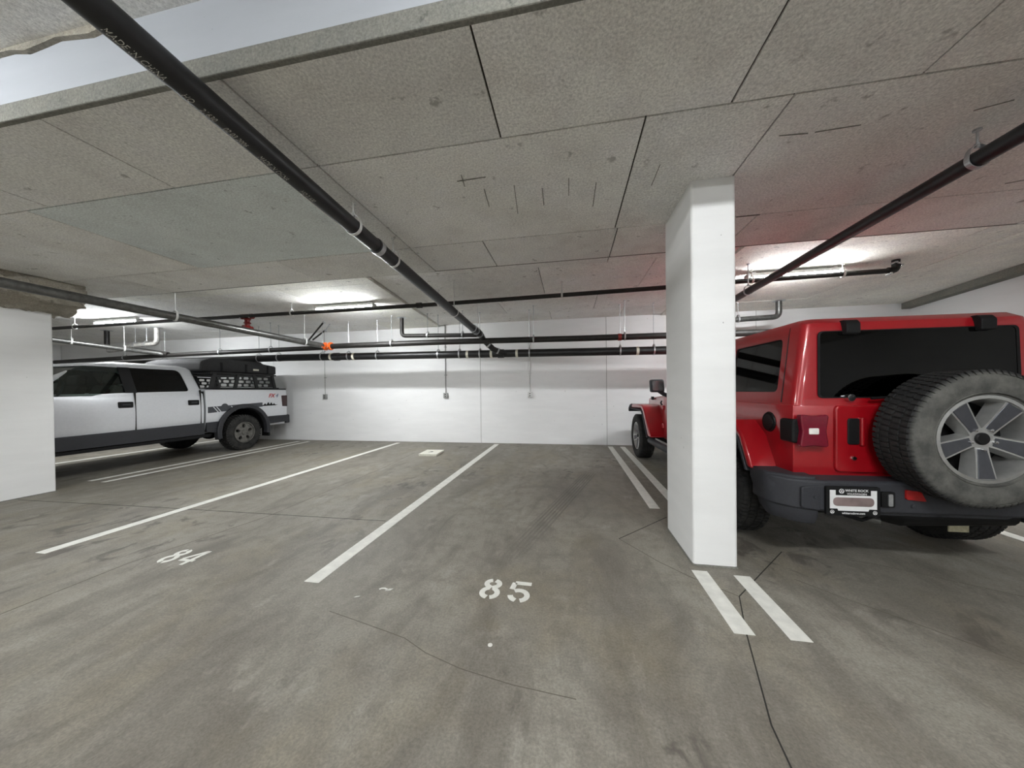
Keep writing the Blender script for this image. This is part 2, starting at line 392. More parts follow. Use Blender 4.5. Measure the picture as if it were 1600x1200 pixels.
# short dark gouges left by the formwork
for q0, q1 in [((-0.762, 2.18), (-0.555, 2.175)), ((-0.712, 2.124), (-0.728, 2.243)), ((-0.599, 2.302), (-0.617, 2.525)), ((-0.377, 2.303), (-0.409, 2.671)), ((-0.182, 2.375), (-0.186, 2.591)), ((0.01, 2.302), (0.009, 2.499)), ((0.202, 2.386), (0.2, 2.689)), ((0.601, 2.276), (0.599, 2.497)), ((1.414, 2.163), (1.632, 2.153)), ((1.224, 2.153), (1.379, 2.165)), ((2.151, 2.158), (2.282, 2.118)), ((1.43, 3.102), (1.615, 3.1)), ((3.158, 2.982), (3.242, 2.958))]:
    ribbon([q0, q1], .0045, -.003, .004).build('form_mark', 'step_concrete', ceil, smooth=0)
# higher ceiling behind the lip: a thicker pale bay on the left, the middle bay, the right bay
def qpanel(poly, z, mat):
    cx = sum(p[0] for p in poly)/len(poly); cy = sum(p[1] for p in poly)/len(poly); q = []
    for x, y in poly:
        d = Vector((cx-x, cy-y)).normalized()*.006; q.append((x+d.x, y+d.y))
    return MB().prism(q, 'z', z-ZF+random.uniform(-.0015, .0015), z-ZF+.12).build('panel', mat, ceil, bevel=.002, smooth=0)
xe = lambda y: -2.80-(y-4.18)*.112      # slanting right edge of the left bay
ys = [YLIP, 4.36, 5.6, 6.82, YW]
for j, (a, b) in enumerate(zip(ys, ys[1:])):
    xs = [XL, -13.6, -11.2, -8.7, -6.3, -3.9-.6*(j % 2)]
    for x0, x1 in zip(xs, xs[1:]): qpanel([(x0, a), (x1, a), (x1, b), (x0, b)], ZL, 'ceiling_concrete_pale' if j < 1 else 'ceiling_concrete')
    qpanel([(xs[-1], a), (xe(a), a), (xe(b), b), (xs[-1], b)], ZL, 'ceiling_concrete_pale')
    xs2 = [-1.3+.9*(j % 2), .5+.6*(j % 2), 2.0]
    qpanel([(xe(a)+.01, a), (xs2[0], a), (xs2[0], b), (xe(b)+.01, b)], ZC, 'ceiling_concrete')
    for x0, x1 in zip(xs2, xs2[1:]): qpanel([(x0, a), (x1, a), (x1, b), (x0, b)], ZC, 'ceiling_concrete')
    xs3 = [2.0, 4.3+.5*(j % 2), 6.7, XR]
    for x0, x1 in zip(xs3, xs3[1:]): qpanel([(x0, a), (x1, a), (x1, b), (x0, b)], ZR, 'ceiling_concrete_pale')
cbox('rear_slab', 'seam_concrete', XL, XR, YLIP-.01, YW+.2, ZC+.02, 3.3)
hb = MB().prism([(6.62, YW), (6.2, 5.64), (5.6, 2.8), (5.45, 2.8), (6.05, 5.64), (6.47, YW)], 'z', ZF-.06-ZF, .3).build('soffit_band', 'step_concrete', ceil, smooth=0)
hb.location.z = .1

# white pillars
def pillar(x0, x1, y0, y1, label, ztop=ZF+.004):
    t = thing('pillar', label, 'pillar', ((x0+x1)/2, (y0+y1)/2, 0), 0, None); a, b = (x1-x0)/2, (y1-y0)/2
    MB().prism(rpoly([(-a, -b), (a, -b), (a, b), (-a, b)], .022, 3), 'z', 0, ztop).build('shaft', 'white_pillar_paint', t, smooth=40)
    MB().prism(rpoly([(-a-.006, -b-.006), (a+.006, -b-.006), (a+.006, b+.006), (-a-.006, b+.006)], .02, 2), 'z', 0, .012).build('grout_foot', 'step_concrete', t, smooth=0)
    return t
pillar(.862, 1.152, 2.50, 3.13, 'white rectangular concrete pillar standing beside the red car')
pl = pillar(-7.05, -6.755, 2.52, 3.165, 'white concrete pillar with a rough raw top beside the pickup')
bm = bmesh.new(); bmesh.ops.create_cube(bm, size=1.0)
for v in bm.verts: v.co = Vector((v.co.x*.62+.16, v.co.y*.92, v.co.z*.40+2.565))
bmesh.ops.subdivide_edges(bm, edges=bm.edges, cuts=22, use_grid_fill=True)
from mathutils import noise as mn
for v in bm.verts:
    k = mn.noise_vector(v.co*6)*.04+mn.noise_vector(v.co*16)*.03+mn.noise_vector(v.co*38)*.014
    if v.co.z > 2.74: k *= 0
    if v.co.x > .2 and v.co.z < 2.6: v.co.z += (v.co.x-.2)*.35
    v.co += k
    v.co.z = min(v.co.z, 2.744)
me = bpy.data.meshes.new('rough_top'); bm.to_mesh(me); bm.free(); finish(me, 60); link('rough_top', me, 'raw_concrete', pl)

# ================================================================ FLOOR MARKINGS
def marking(name, pts, label, cat, group=None):
    o = MB().prism(pts, 'z', .0002, .0022).build(name, 'line_paint', smooth=0); return tag(o, label, cat, group)
def line(x0, x1, y0, y1, label, group=None, sk=.0):
    return marking('parking_line', [(x0, y0+sk), (x1, y0), (x1, y1), (x0, y1)], label, 'parking line', group)
line(-1.775, -1.665, 1.885, 7.5, 'long white painted line between stall 84 and stall 85')
line(-4.285, -4.18, 1.89, 7.45, 'long white painted line on the far side of stall number 84')
line(.825, .925, 1.835, 2.43, 'short white line in front of the pillar, on the stall 85 side')
line(1.08, 1.18, 1.83, 2.405, 'short white line in front of the pillar, on the red car side')
line(.825, .93, 3.63, 7.45, 'white line behind the pillar, on the stall 85 side')
line(1.085, 1.19, 3.63, 7.45, 'white line behind the pillar running under the red car')
line(-6.80, -6.71, 3.60, 7.4, 'white line by the pickup, nearer to stall 84 of the double pair')
line(-7.105, -7.01, 3.62, 7.4, 'white line by the pickup, on the truck side of the double pair')
line(-9.62, -9.5, 1.9, 7.4, 'white line on the floor beyond the far side of the pickup')
line(3.60, 3.70, 1.9, 7.4, 'white line on the far side of the red car')
def stroke(mb, pts, w):
    P = [Vector(p) for p in pts]; L = []; Rr = []
    for i, p in enumerate(P):
        d = ((P[i]-P[i-1]).normalized() if i else Vector((0, 0)))+((P[i+1]-P[i]).normalized() if i < len(P)-1 else Vector((0, 0)))
        d.normalize(); n = Vector((-d.y, d.x))*w/2; L.append(p+n); Rr.append(p-n)
    for i in range(len(P)-1):
        mb.prism([tuple(q) for q in (L[i], Rr[i], Rr[i+1], L[i+1])], 'z', .0002, .0022)
def digit(ch):
    mb = MB(); w = .034; arc = lambda cx, cy, rx, ry, a, b, n=10: [(cx+rx*math.cos(math.radians(a+(b-a)*i/n)), cy+ry*math.sin(math.radians(a+(b-a)*i/n))) for i in range(n+1)]
    if ch == '8':
        for s in (1, -1):
            pts = arc(0, .152, .042, .036, 76, -70)+arc(0, .058, .048, .046, 62, -78)
            stroke(mb, [(s*x, y) for x, y in pts], w)
    if ch == '5':
        stroke(mb, [(-.042, .188), (.064, .188)], w); stroke(mb, [(-.044, .186), (-.052, .118)], w)
        stroke(mb, arc(0, .062, .052, .05, 128, -74, 14), w); stroke(mb, arc(0, .062, .052, .05, -106, -172, 7), w)
    if ch == '4':
        stroke(mb, [(.02, .20), (-.066, .075)], w*.8); stroke(mb, [(-.07, .062), (.008, .062)], w*.8)
        stroke(mb, [(.030, .205), (.030, .0)], w); stroke(mb, [(.05, .062), (.07, .062)], w*.8)
    return mb
def number(txt, x, y, label, tilt=0, xs=1.0):
    t = thing('stall_number', label, 'stall number', (x, y, 0), tilt)
    for i, ch in enumerate(txt):
        o = digit(ch).build('digit', 'line_paint', t, smooth=0, loc=((i-.5)*.185*xs, 0, 0)); o.scale = (xs, 1, 1)
number('85', -.418, 1.905, 'white stencilled number eighty-five on the floor between long line and pillar', -.02)
number('84', -2.985, 1.925, 'white stencilled number eighty-four on the floor between the two long lines', 0, .92)
mb = MB(); stroke(mb, [(-.04, -.004), (-.03, .008), (-.012, .012), (.006, .004), (.02, -.004)], .012)
mb.prism([(.005, -.012), (.035, -.004), (.045, .016), (.02, .01)], 'z', .0002, .0022)
tag(mb.build('paint_remnant', 'line_paint', smooth=0, loc=(-1.18, 1.89, 0)), 'worn curl of white paint on the floor near line end', 'paint mark')
tag(MB().prism([(-.014, -.008), (.01, .002), (.016, .01), (-.008, .002)], 'z', .0002, .0022).build('paint_fleck', 'line_paint', smooth=0, loc=(-1.315, 1.795, 0)), 'tiny white paint dash on the floor beside the worn curl', 'paint mark')
tag(MB().lathe([(.012, .0002), (.012, .002), (.006, .003)], 'z', (0, 0, 0), 10).build('paint_drip', 'line_paint', loc=(-.404, 1.557, 0)), 'small round white paint drip on the floor below number 85', 'paint mark')
# flat white box lying in stall 84
t = thing('floor_plate', 'flat white rectangular box lying on the floor of stall 84', 'box', (-2.78, 6.18, 0), .06)
MB().box(-.18, .18, -.23, .23, 0, .035).build('tray', 'card_white', t, bevel=.004)
MB().box(-.185, .185, -.235, .235, .035, .045).build('lid', 'card_white', t, bevel=.003)
o = MB().prism([(-.06, -.05), (.02, -.02), (.03, .03), (-.01, .05)], 'z', .0452, .0468).build('mark', 'joint_dark', t)

# ================================================================ LIGHT FIXTURES
def fixture(x, y, zc, label, mat, L=1.17, drop=.03):
    t = thing('strip_light', label, 'strip light', (x, y, zc))
    MB().box(-L/2, L/2, -.058, .058, -drop-.04, -drop).build('housing', 'fixture_white', t, bevel=.004)
    for s in (-1, 1): MB().box(s*L*.42-.02, s*L*.42+.02, -.03, .03, -drop, 0).build('mount', 'fixture_white', t)
    MB().prism(rpoly([(-.05, -drop-.036), (.05, -drop-.036), (.042, -drop-.095), (-.042, -drop-.095)], [.0, .0, .03, .03], 4), 'x', -L/2+.02, L/2-.02).build('lamp_lens', mat, t)
    for s in (-1, 1): MB().box(s*(L/2-.012)-.012, s*(L/2-.012)+.012, -.055, .055, -drop-.1, -drop-.02).build('end_cap', 'fixture_white', t, bevel=.004)
    return t
fixture(-9.28, 5.22, ZL, 'lit white strip light on the ceiling above the pickup', 'tube_rear')
fixture(-3.98, 5.24, ZL, 'lit white strip light on the pale ceiling bay above stall 84', 'tube_rear')
fixture(3.06, 5.1, ZR, 'lit white strip light on the ceiling above the red car', 'tube_rear')
fixture(-3.8, -.55, ZA, 'lit white strip light over the drive aisle in line with stall 84', 'tube_aisle')
fixture(.9, -.55, ZA, 'lit white strip light over the drive aisle in line with the pillar', 'tube_aisle')
fixture(-11.8, -.55, ZA, 'lit white strip light over the drive aisle in line with the pickup', 'tube_aisle')
fixture(-8.4, -4.8, ZA, 'lit white strip light beyond the drive aisle, opposite the pickup', 'tube_aisle')
fixture(-1.5, -4.8, ZA, 'lit white strip light beyond the drive aisle, opposite the empty stalls', 'tube_aisle')
fixture(4.4, -4.8, ZA, 'lit white strip light beyond the drive aisle, opposite the red car', 'tube_aisle')

# ================================================================ PIPES
def zceil(x, y):
    if y < YS: return ZA
    if y < YLIP: return ZF
    return ZL if x < xe(y) else (ZC if x < 2.0 else ZR)
def ring(c, d, r, w, th=.004, n=20):
    """band around a pipe at c, axis d"""
    c = Vector(c); d = Vector(d).normalized()
    return MB().tube([c-d*w/2, c+d*w/2], r+th, n)
def hanger(parent, c, d, r, mat='galvanised', rod=.006, z=None, loop=True):
    c = Vector(c); d = Vector(d).normalized(); zt = z or zceil(c.x, c.y)
    side = d.cross(Vector((0, 0, 1))).normalized(); up = side.cross(d).normalized()
    mb = MB(); n = 24; ry = r+.005
    pts = [c+side*ry*math.cos(a)+up*(ry*math.sin(a)+(.03 if math.sin(a) > .2 else 0)*max(0, math.sin(a))) for a in [2*PI*i/n for i in range(n+1)]]
    for a, b in zip(pts, pts[1:]):
        q = [a-d*.013, a+d*.013, b+d*.013, b-d*.013]; nrm = ((a+b)/2-c).normalized()*.004
        mb.add([*q, *[p+nrm for p in q]], [(0, 1, 2, 3), (7, 6, 5, 4), (0, 4, 5, 1), (2, 6, 7, 3), (1, 5, 6, 2), (0, 3, 7, 4)])
    top = c+Vector((0, 0, ry+.03)); h = mb.build('hanger', mat, parent, smooth=0)
    R = MB().tube([top, (top.x, top.y, zt)], rod, 6); R.tube([top-Vector((0, 0, .012)), top+Vector((0, 0, .012))], rod*2, 6)
    R.tube([(top.x, top.y, zt-.012), (top.x, top.y, zt)], .018, 8)
    R.build('rod', mat, h)
    return h
def on_line(a, b, t): return Vector(a).lerp(Vector(b), t)

# black drain pipe with printed lettering, running above stall 84/85 line to the back wall
a, b = Vector((-1.608, .15, 2.66)), Vector((-1.71, 6.2, 2.373))
a = Vector((-1.616, .981, 2.62)); b = Vector((-1.71, 6.2, 2.373)); dd = (b-a).normalized(); a0 = a-dd*1.6
P = thing('drain_pipe', 'black plastic drain pipe with printed lettering crossing above the stalls', 'pipe', tuple(b))
off = -b
def pp(p): return Vector(p)+off
R1 = .057
MB().tube([pp(a0), pp(b)], R1, 28).build('barrel', 'abs_black', P)
MB().tube([pp(q) for q in elbow(b-dd*.02, (-1.70, 6.32, 2.30), (-1.52, 6.42, 2.12), .08)]+[pp((-1.40, 6.52, 2.07)), pp((-1.22, 6.6, 2.03))], R1, 20).build('elbow', 'abs_black', P)
for t_ in (.90, .955): ring(pp(on_line(a, b, t_)), dd, R1, .09, .012).build('coupling', 'abs_black', P)
for t_ in (.885, .925, .975): ring(pp(on_line(a, b, t_)), dd, R1+.012, .022, .003).build('band', 'galvanised', P)
ring(pp((-1.60, 6.37, 2.2)), (.18, .1, -.18), R1, .03, .006).build('band', 'galvanised', P); ring(pp((-1.44, 6.48, 2.09)), (.18, .1, -.08), R1, .03, .006).build('band', 'galvanised', P)
# px (507,345)->..., white clamp, wide coupling band, white clamp
def on_pix_y(y): return a+dd*((y-a.y)/dd.y)
def onP(Yv): return pp(on_pix_y(Yv))
cpl = ring(onP(2.60), dd, R1, .09, .007).build('coupling', 'abs_black', P); ring(onP(2.60), dd, R1+.007, .05, .004).build('band', 'galvanised', P)
def phanger(Yv, z=None):
    c = on_pix_y(Yv); h = hanger(P, Vector((0, 0, 0)), dd, R1, 'galv_white', z=(z or zceil(c.x, c.y))-c.z); h.location = pp(c); return h
for yv in (2.27, 2.86, .7, 4.6, 5.95): phanger(yv)
cnd = MB().tube([pp(on_pix_y(1.86)+Vector((-.085, 0, .0))), pp(on_pix_y(6.0)+Vector((-.085, 0, .0)))], .009, 8).build('conduit', 'galv_white', P)
side = dd.cross(Vector((0, 0, 1))).normalized(); upv = side.cross(dd).normalized()
def on_pipe(y0, ang0):
    st = pp(on_pix_y(y0))
    def fn(u, v):
        an = ang0+v/R1
        return st+dd*u+(side*math.cos(an)+upv*math.sin(an))*(R1+.0008)
    return fn
for y0, tx in ((.885, 'MADE IN CHINA'), (1.13, 'HQ'), (1.20, '21630'), (1.30, '02 03 2006'), (1.48, 'MADE IN CHINA'), (1.76, 'HQ 21630')):
    fp = on_pipe(y0, math.radians(-100))
    link('lettering', text(tx, .040, lambda u, v: fp(u*.62, v), .1), 'pipe_print', P)


def pipe(name, label, path, r, mat, n=18, couplings=(), bands=(), hangers=(), cmat=None, bmat='label_white', hmat='galvanised', cat='pipe', hz=None):
    path = [Vector(p) for p in path]; o0 = path[0]
    t = thing(name, label, cat, tuple(o0))
    MB().tube([p-o0 for p in path], r, n).build('barrel', mat, t)
    def at(x, ax):
        for p, q in zip(path, path[1:]):
            lo, hi = sorted((p[ax], q[ax]))
            if lo <= x <= hi and hi > lo: k = (x-p[ax])/(q[ax]-p[ax]); return p.lerp(q, k), (q-p).normalized()
        return path[-1], (path[-1]-path[-2]).normalized()
    for x, ax in couplings:
        c, d = at(x, ax); k = ring(c-o0, d, r, max(.09, r*1.5), .012).build('coupling', cmat or mat, t)
    for x, ax in bands:
        c, d = at(x, ax); ring(c-o0, d, r, .05, .004).build('label_band', bmat, t)
    for x, ax in hangers:
        c, d = at(x, ax); zt = hz or zceil(c.x, c.y); h = hanger(t, Vector((0, 0, 0)), d, r, hmat, z=zt-c.z); h.location = c-o0
    return t
# right black pipe over the red car
pipe('drain_pipe', 'black plastic pipe hanging above the roof of the red car', [(2.33, .6, 2.61), (2.33, 2.126, 2.575), (2.33, 5.1, 2.538)], .0445, 'abs_black', hangers=[(2.32, 1), (4.75, 1)], cat='pipe')
# steel main on the left, meets the cross main at the orange coupling
a, b = Vector((-6.12, 2.5, 2.525)), Vector((-5.3, 6.3, 2.30)); d3 = (b-a).normalized()
t = pipe('sprinkler_main', 'grey steel sprinkler main slanting past the raw-topped pillar to the orange coupling', [a-d3*2.2, b], .057, 'steel_grey', hangers=[(3.9, 1), (5.85, 1)], hmat='galv_white')
oc = Vector((-5.22, 6.3, 2.295))
t = thing('pipe_coupling', 'bright orange grooved coupling joining two steel pipes near the back wall', 'coupling', tuple(oc))
MB().lathe([(.06, -.09), (.085, -.085), (.088, -.05), (.07, -.045), (.07, .045), (.088, .05), (.085, .085), (.06, .09)], 'x', (0, 0, 0), 20).build('body', 'orange_iron', t)
for s in (-1, 1):
    for sx in (-.067, .067):
        MB().box(sx-.016, sx+.016, s*.105-.022, s*.105+.022, -.03, .03).build('lug', 'orange_iron', t, bevel=.006); MB().tube([(sx, s*.108, -.045), (sx, s*.108, .045)], .01, 6).build('bolt', 'galvanised', t)
pipe('sprinkler_main', 'black steel cross main running right from the orange coupling along the back wall', [(-5.14, 6.3, 2.293), (-2.444, 6.3, 2.287), (.131, 6.3, 2.252), (1.68, 6.3, 2.24), (5.6, 6.3, 2.21)], .057, 'steel_black',
     hangers=[(-3.7, 0), (-.68, 0), (1.02, 0)])
tg = pipe('pipe_coupling', 'small dark red coupling ring on the black cross main near the red car', [(.90, 6.3, 2.246), (.96, 6.3, 2.245)], .066, 'red_iron', cat='coupling')
pipe('drain_pipe', 'black pipe behind the pickup roof ending at the orange coupling', [(-13.4, 6.3, 2.17), (-8.92, 6.3, 2.246), (-5.30, 6.3, 2.27)], .05, 'steel_black', hangers=[(-11.0, 0), (-8.1, 0), (-6.7, 0)])
pipe('drain_pipe', 'thick black lower drain pipe with label bands along the back wall', [(-14.06, 6.6, 2.06), (-9.35, 6.6, 2.115), (-6.55, 6.6, 2.115), (-2.56, 6.6, 2.06), (1.757, 6.6, 2.006), (5.4, 6.6, 1.965)], .08, 'abs_black', n=24,
     couplings=[(-5.25, 0), (-1.4, 0)], bands=[(-5.38, 0), (-4.80, 0), (-2.12, 0), (-1.6, 0), (-1.06, 0), (1.3, 0)], hangers=[(-10.2, 0), (-7.35, 0), (-6.79, 0), (-5.62, 0), (-4.94, 0), (-4.22, 0), (-2.78, 0), (-2.3, 0), (-1.85, 0), (-.8, 0), (.98, 0), (1.6, 0)])
# thin dark sprinkler branch line in front of the fixtures
pipe('sprinkler_branch', 'thin dark sprinkler line running across under the strip lights', [(-13, 5.0, 2.69), (-6.47, 5.0, 2.70), (-2.15, 5.0, 2.697), (-.08, 5.0, 2.718), (1.338, 5.0, 2.733), (2.3, 5.0, 2.752), (4.1, 5.0, 2.766)], .032, 'steel_black',
     couplings=[(-2.43, 0)], hangers=[(-10.05, 0), (-4.87, 0), (-2.09, 0), (-.10, 0), (2.5, 0), (3.58, 0)], hmat='galv_white')
t = thing('pipe_bracket', 'shiny metal end clamp holding the sprinkler line to the ceiling near the side wall', 'clamp', (4.14, 5.0, 2.77))
MB().tube(elbow((-.06, 0, 0), (.03, 0, 0), (.03, 0, .13), .04), .04, 14).build('elbow', 'steel_black', t)
for dx, dz in ((-.06, -.05), (.06, .05), (.03, .075), (-.0, .09)): MB().box(dx-.015, dx+.015, -.055, .02, dz-.012, dz+.012).build('lug', 'chrome', t, bevel=.004)
# red valve between the branch line and the steel main
t = thing('pipe_tee', 'dark red grooved tee linking the thin sprinkler line to the steel main', 'valve', (-5.86, 5.04, 2.46))
MB().tube([(0, 0, .05), (0, 0, .24)], .04, 14).build('neck', 'red_iron', t)
MB().tube([(-.12, 0, .24), (.12, 0, .24)], .047, 14).build('upper_coupling', 'red_iron', t)
MB().tube([Vector((0, 0, .0))-d3*.07, Vector((0, 0, 0))+d3*.07], .075, 16).build('lower_clamp', 'red_iron', t)
for z_ in (.06, .12, .19):
    MB().lathe([(.05, -.012), (.062, 0), (.05, .012)], 'z', (0, 0, z_), 14).build('flange', 'red_iron', t)
for s in (-1, 1): MB().tube([(s*.10, -.05, .20), (s*.10, -.05, .28)], .014, 6).build('bolt', 'galvanised', t)
# other drains
def riser(label, path, r, mat, esc, hang=()):
    t = pipe('drain_branch', label, path, r, mat, hangers=hang, cat='pipe'); o0 = Vector(path[0])
    MB().lathe([(r+.06, 0), (r+.055, -.008), (r+.01, -.014)], 'z', Vector(esc)-o0, 20).build('collar', 'galvanised', t); return t
riser('grey-black drain dropping from the ceiling and joining the lettered pipe', elbow((-3.57, 6.5, ZL), (-3.57, 6.5, 2.49), (-1.72, 6.32, 2.40), .09), .042, 'steel_black', (-3.57, 6.5, ZL), [(-2.95, 0), (-2.15, 0)])
riser('grey steel drain dropping from the ceiling behind the red car roof', elbow((3.89, 6.88, ZR), (3.89, 6.88, 2.60), (2.55, 6.88, 2.565), .1)+[(2.45, 6.86, 2.5), (2.45, 6.75, 2.1)], .05, 'steel_grey', (3.89, 6.88, ZR), [(3.2, 0)])
riser('shiny grey drain with a bend above the pickup roof', elbow((-9.69, 6.12, ZL), (-9.69, 6.12, 2.5), (-10.5, 6.12, 2.47), .12)+[(-10.7, 6.12, 2.40), (-11.2, 6.12, 2.38)], .05, 'drain_cast', (-9.69, 6.12, ZL), [(-10.0, 0), (-10.35, 0)])
riser('short black drain stub beside the shiny bend above the pickup', elbow((-11.25, 6.12, ZL-.004), (-11.25, 6.12, 2.43), (-10.2, 6.2, 2.36), .12)+[(-9.6, 6.28, 2.26)], .048, 'steel_black', (-11.25, 6.12, ZL-.004))
pipe('sprinkler_main', 'grey steel pipe running above the pickup cab towards the back wall', [(-10.75, 4.2, 2.54), (-10.63, 5.0, 2.454), (-10.28, 6.0, 2.35), (-9.7, 6.27, 2.26)], .05, 'steel_grey', hangers=[(5.2, 1), (5.9, 1)], hmat='galv_white')
for nm, p, q in (('longer black diagonal sway brace hanging from the ceiling near the orange coupling', (-5.36, 6.35, ZL-.035), (-5.92, 6.45, 2.40)), ('shorter black diagonal sway brace beside the orange coupling', (-5.62, 6.7, 2.74), (-5.98, 6.72, 2.53))):
    t = thing('sway_brace', nm, 'brace', q); v = Vector(p)-Vector(q); s_ = Vector((.012, 0, .012))
    MB().tube([(0, 0, 0), v], .018, 6).build('bar', 'steel_black', t); MB().tube([v-Vector((0, 0, .03)), v+Vector((.02, 0, .0))], .03, 8).build('foot', 'galvanised', t)
    if nm.startswith('shorter'): MB().tube([v, v+Vector((.13, 0, ZL-2.74))], .012, 6).build('rod', 'galvanised', t)

# wall outlets with conduit
for x, label, r in ((-6.435, 'small grey outlet box with thin conduit on the wall beside the pickup tail', .006), (-3.034, 'grey outlet box with conduit on the wall behind stall 84', .013), (-.925, 'pale outlet box with white conduit on the wall behind stall 85', .013)):
    t = thing('wall_outlet', label, 'outlet box', (x, YW, 1.17))
    white = x > -1.5
    MB().box(-.055, .055, -.05, 0, -.065, .065).build('back_box', 'galv_white' if white else 'box_grey', t, bevel=.004)
    MB().box(-.045, .045, -.058, -.05, -.055, .055).build('cover_plate', 'galv_white' if white else 'box_grey', t, bevel=.003)
    for z_ in (-.025, .025): MB().lathe([(.014, -.062), (.014, -.058)], 'y', (0, 0, z_), 10).build('socket', 'trim_black', t)
    MB().tube([(0, -.022, .06), (0, -.022, (ZL if x < -3.2 else ZC)-1.17)], r, 8).build('conduit', 'galv_white' if white else 'box_grey', t)
    for z_ in (.5, 1.2): MB().box(-r-.02, r+.02, -.02, 0, z_, z_+.015).build('strap', 'galv_white' if white else 'box_grey', t)

# ================================================================ WHEELS
def tire_mesh(R, rim, W, blocks=56, lugs=.012):
    """tyre about the x axis, outer side towards -x"""
    mb = MB(); h = W/2; s = R-rim
    prof = [(rim-.012, -h+.045), (rim, -h+.022), (rim+.015, -h+.018), (rim+s*.12, -h+.006), (rim+s*.15, -h+.010), (rim+s*.5, -h), (rim+s*.78, -h+.008), (R-lugs*2.2, -h+.02), (R-lugs, -h+.035), (R-lugs, h-.035), (R-lugs*2.2, h-.02), (rim+s*.78, h-.008), (rim+s*.5, h), (rim+s*.12, h-.006), (rim, h-.022), (rim-.012, h-.045)]
    mb.lathe(prof, 'x', (0, 0, 0), 56, closed=True)
    da = 2*PI/blocks
    for k in range(blocks):
        for j, (x0, x1, r0, sk) in enumerate(((-h+.006, -h+.058, R-lugs*3.2, 0), (-h*.42, -.008, R-lugs, .5), (.008, h*.42, R-lugs, 0), (h-.058, h-.006, R-lugs*3.2, .5))):
            a0 = (k+sk)*da; a1 = a0+da*.68; vs = []
            for r_, ins in ((r0, 0), (R, .004)):
                for xx, sh in ((x0, 0), (x1, da*.18)):
                    out = 0
                    if ins and ((j == 0 and xx == x0)): xx = x0+.016
                    if ins and ((j == 3 and xx == x1)): xx = x1-.016
                    for an in (a0+sh, a1+sh): vs.append((xx, r_*math.cos(an), r_*math.sin(an)))
            mb.add(vs, [(0, 1, 3, 2), (4, 6, 7, 5), (0, 4, 5, 1), (2, 3, 7, 6), (0, 2, 6, 4), (1, 5, 7, 3)])
    return mb.mesh('tire', 30)
def ellipse_spoke(mb, ang, w0, w1, r0, r1, x0, x1):
    c, s = math.cos(ang), math.sin(ang)
    mb.prism([(r0, -w0), (r1, -w1), (r1, w1), (r0, w0)], None, x0, x1, lambda u, v, w: (w, u*c-v*s, u*s+v*c))
def jeep_wheel_meshes(rim=.250, W=.24):
    h = W/2; f = -h+.02
    lip = MB().lathe([(rim+.004, f-.008), (rim-.014, f-.010), (rim-.02, f+.004), (rim-.024, f+.03), (rim-.04, f+.16), (rim-.034, f+.16), (rim-.004, f+.02)], 'x', (0, 0, 0), 48, closed=True).mesh('rim', 40)
    dark = MB().lathe([(.05, f+.13), (rim-.026, f+.13), (rim-.026, f+.145), (.05, f+.145)], 'x', (0, 0, 0), 32, closed=True).mesh('brake', 40)
    sp = MB(); ins = MB()
    for k in range(5):
        an = -PI/2+2*PI*k/5; c, s = math.cos(an), math.sin(an)
        def fn(u, v, w, c=c, s=s): return (w+(.0 if u > .12 else .016), u*c-v*s, u*s+v*c)
        # spoke: machined edge, deep flanks
        vs = []
        for (u, hw, xf) in ((.05, .034, f+.022), (.10, .036, f+.016), (rim-.012, .052, f-.002)):
            for v_, xx in ((-hw-.012, f+.075), (-hw, xf), (hw, xf), (hw+.012, f+.075)): vs.append((xx, u*c-v_*s, u*s+v_*c))
        sp.add(vs, [(0, 1, 5, 4), (1, 2, 6, 5), (2, 3, 7, 6), (4, 5, 9, 8), (5, 6, 10, 9), (6, 7, 11, 10), (0, 4, 7, 3), (4, 8, 11, 7)])
        vs = []
        for (u, hw, xf) in ((.06, .024, f+.022-.003), (.10, .028, f+.016-.003), (rim-.022, .042, f-.002-.002)):
            for v_, xx in ((-hw, xf+.002), (-hw+.002, xf), (hw-.002, xf), (hw, xf+.002)): vs.append((xx, u*c-v_*s, u*s+v_*c))
        ins.add(vs, [(0, 1, 5, 4), (1, 2, 6, 5), (2, 3, 7, 6), (4, 5, 9, 8), (5, 6, 10, 9), (6, 7, 11, 10)])
    sp.lathe([(.062, f+.022), (.066, f+.075), (0.001, f+.075), (0.001, f+.022)], 'x', (0, 0, 0), 24)
    cap = MB().lathe([(.0, f+.008), (.03, f+.01), (.036, f+.016), (.036, f+.05)], 'x', (0, 0, 0), 20).mesh('center_cap', 40)
    lug = MB()
    lugs = []
    for k in range(5):
        an = -PI/2+2*PI*k/5+.0; r_ = .062
        m = MB().lathe([(.0, f+.004), (.008, f+.006), (.010, f+.03)], 'x', (0, r_*math.cos(an), r_*math.sin(an)), 8).mesh('lug_nut', 40); lugs.append(m)
    return dict(rim=lip, spokes=sp.mesh('spokes', 40), spoke_inset=ins.mesh('spoke_inset', 40), brake_shadow=dark, center_cap=cap), lugs
JT = tire_mesh(.402, .250, .25, 72, .008); JW, JLUG = jeep_wheel_meshes()
def jeep_wheel(parent, loc, flip=False, name='wheel', rot=None, rub='tire_rubber'):
    t = link(name, JT.copy() if rub != 'tire_rubber' else JT, rub, parent, loc=loc); JT.materials.clear() if rub != 'tire_rubber' else None
    if rot: t.rotation_euler = rot
    elif flip: t.rotation_euler = (0, 0, PI)
    for nm, mt in (('rim', 'wheel_silver'), ('spokes', 'wheel_silver'), ('spoke_inset', 'wheel_grey'), ('brake_shadow', 'trim_black'), ('center_cap', 'trim_black')):
        link(nm, JW[nm], mt, t)
    for m in JLUG: link('lug_nut', m, 'chrome', t)
    return t

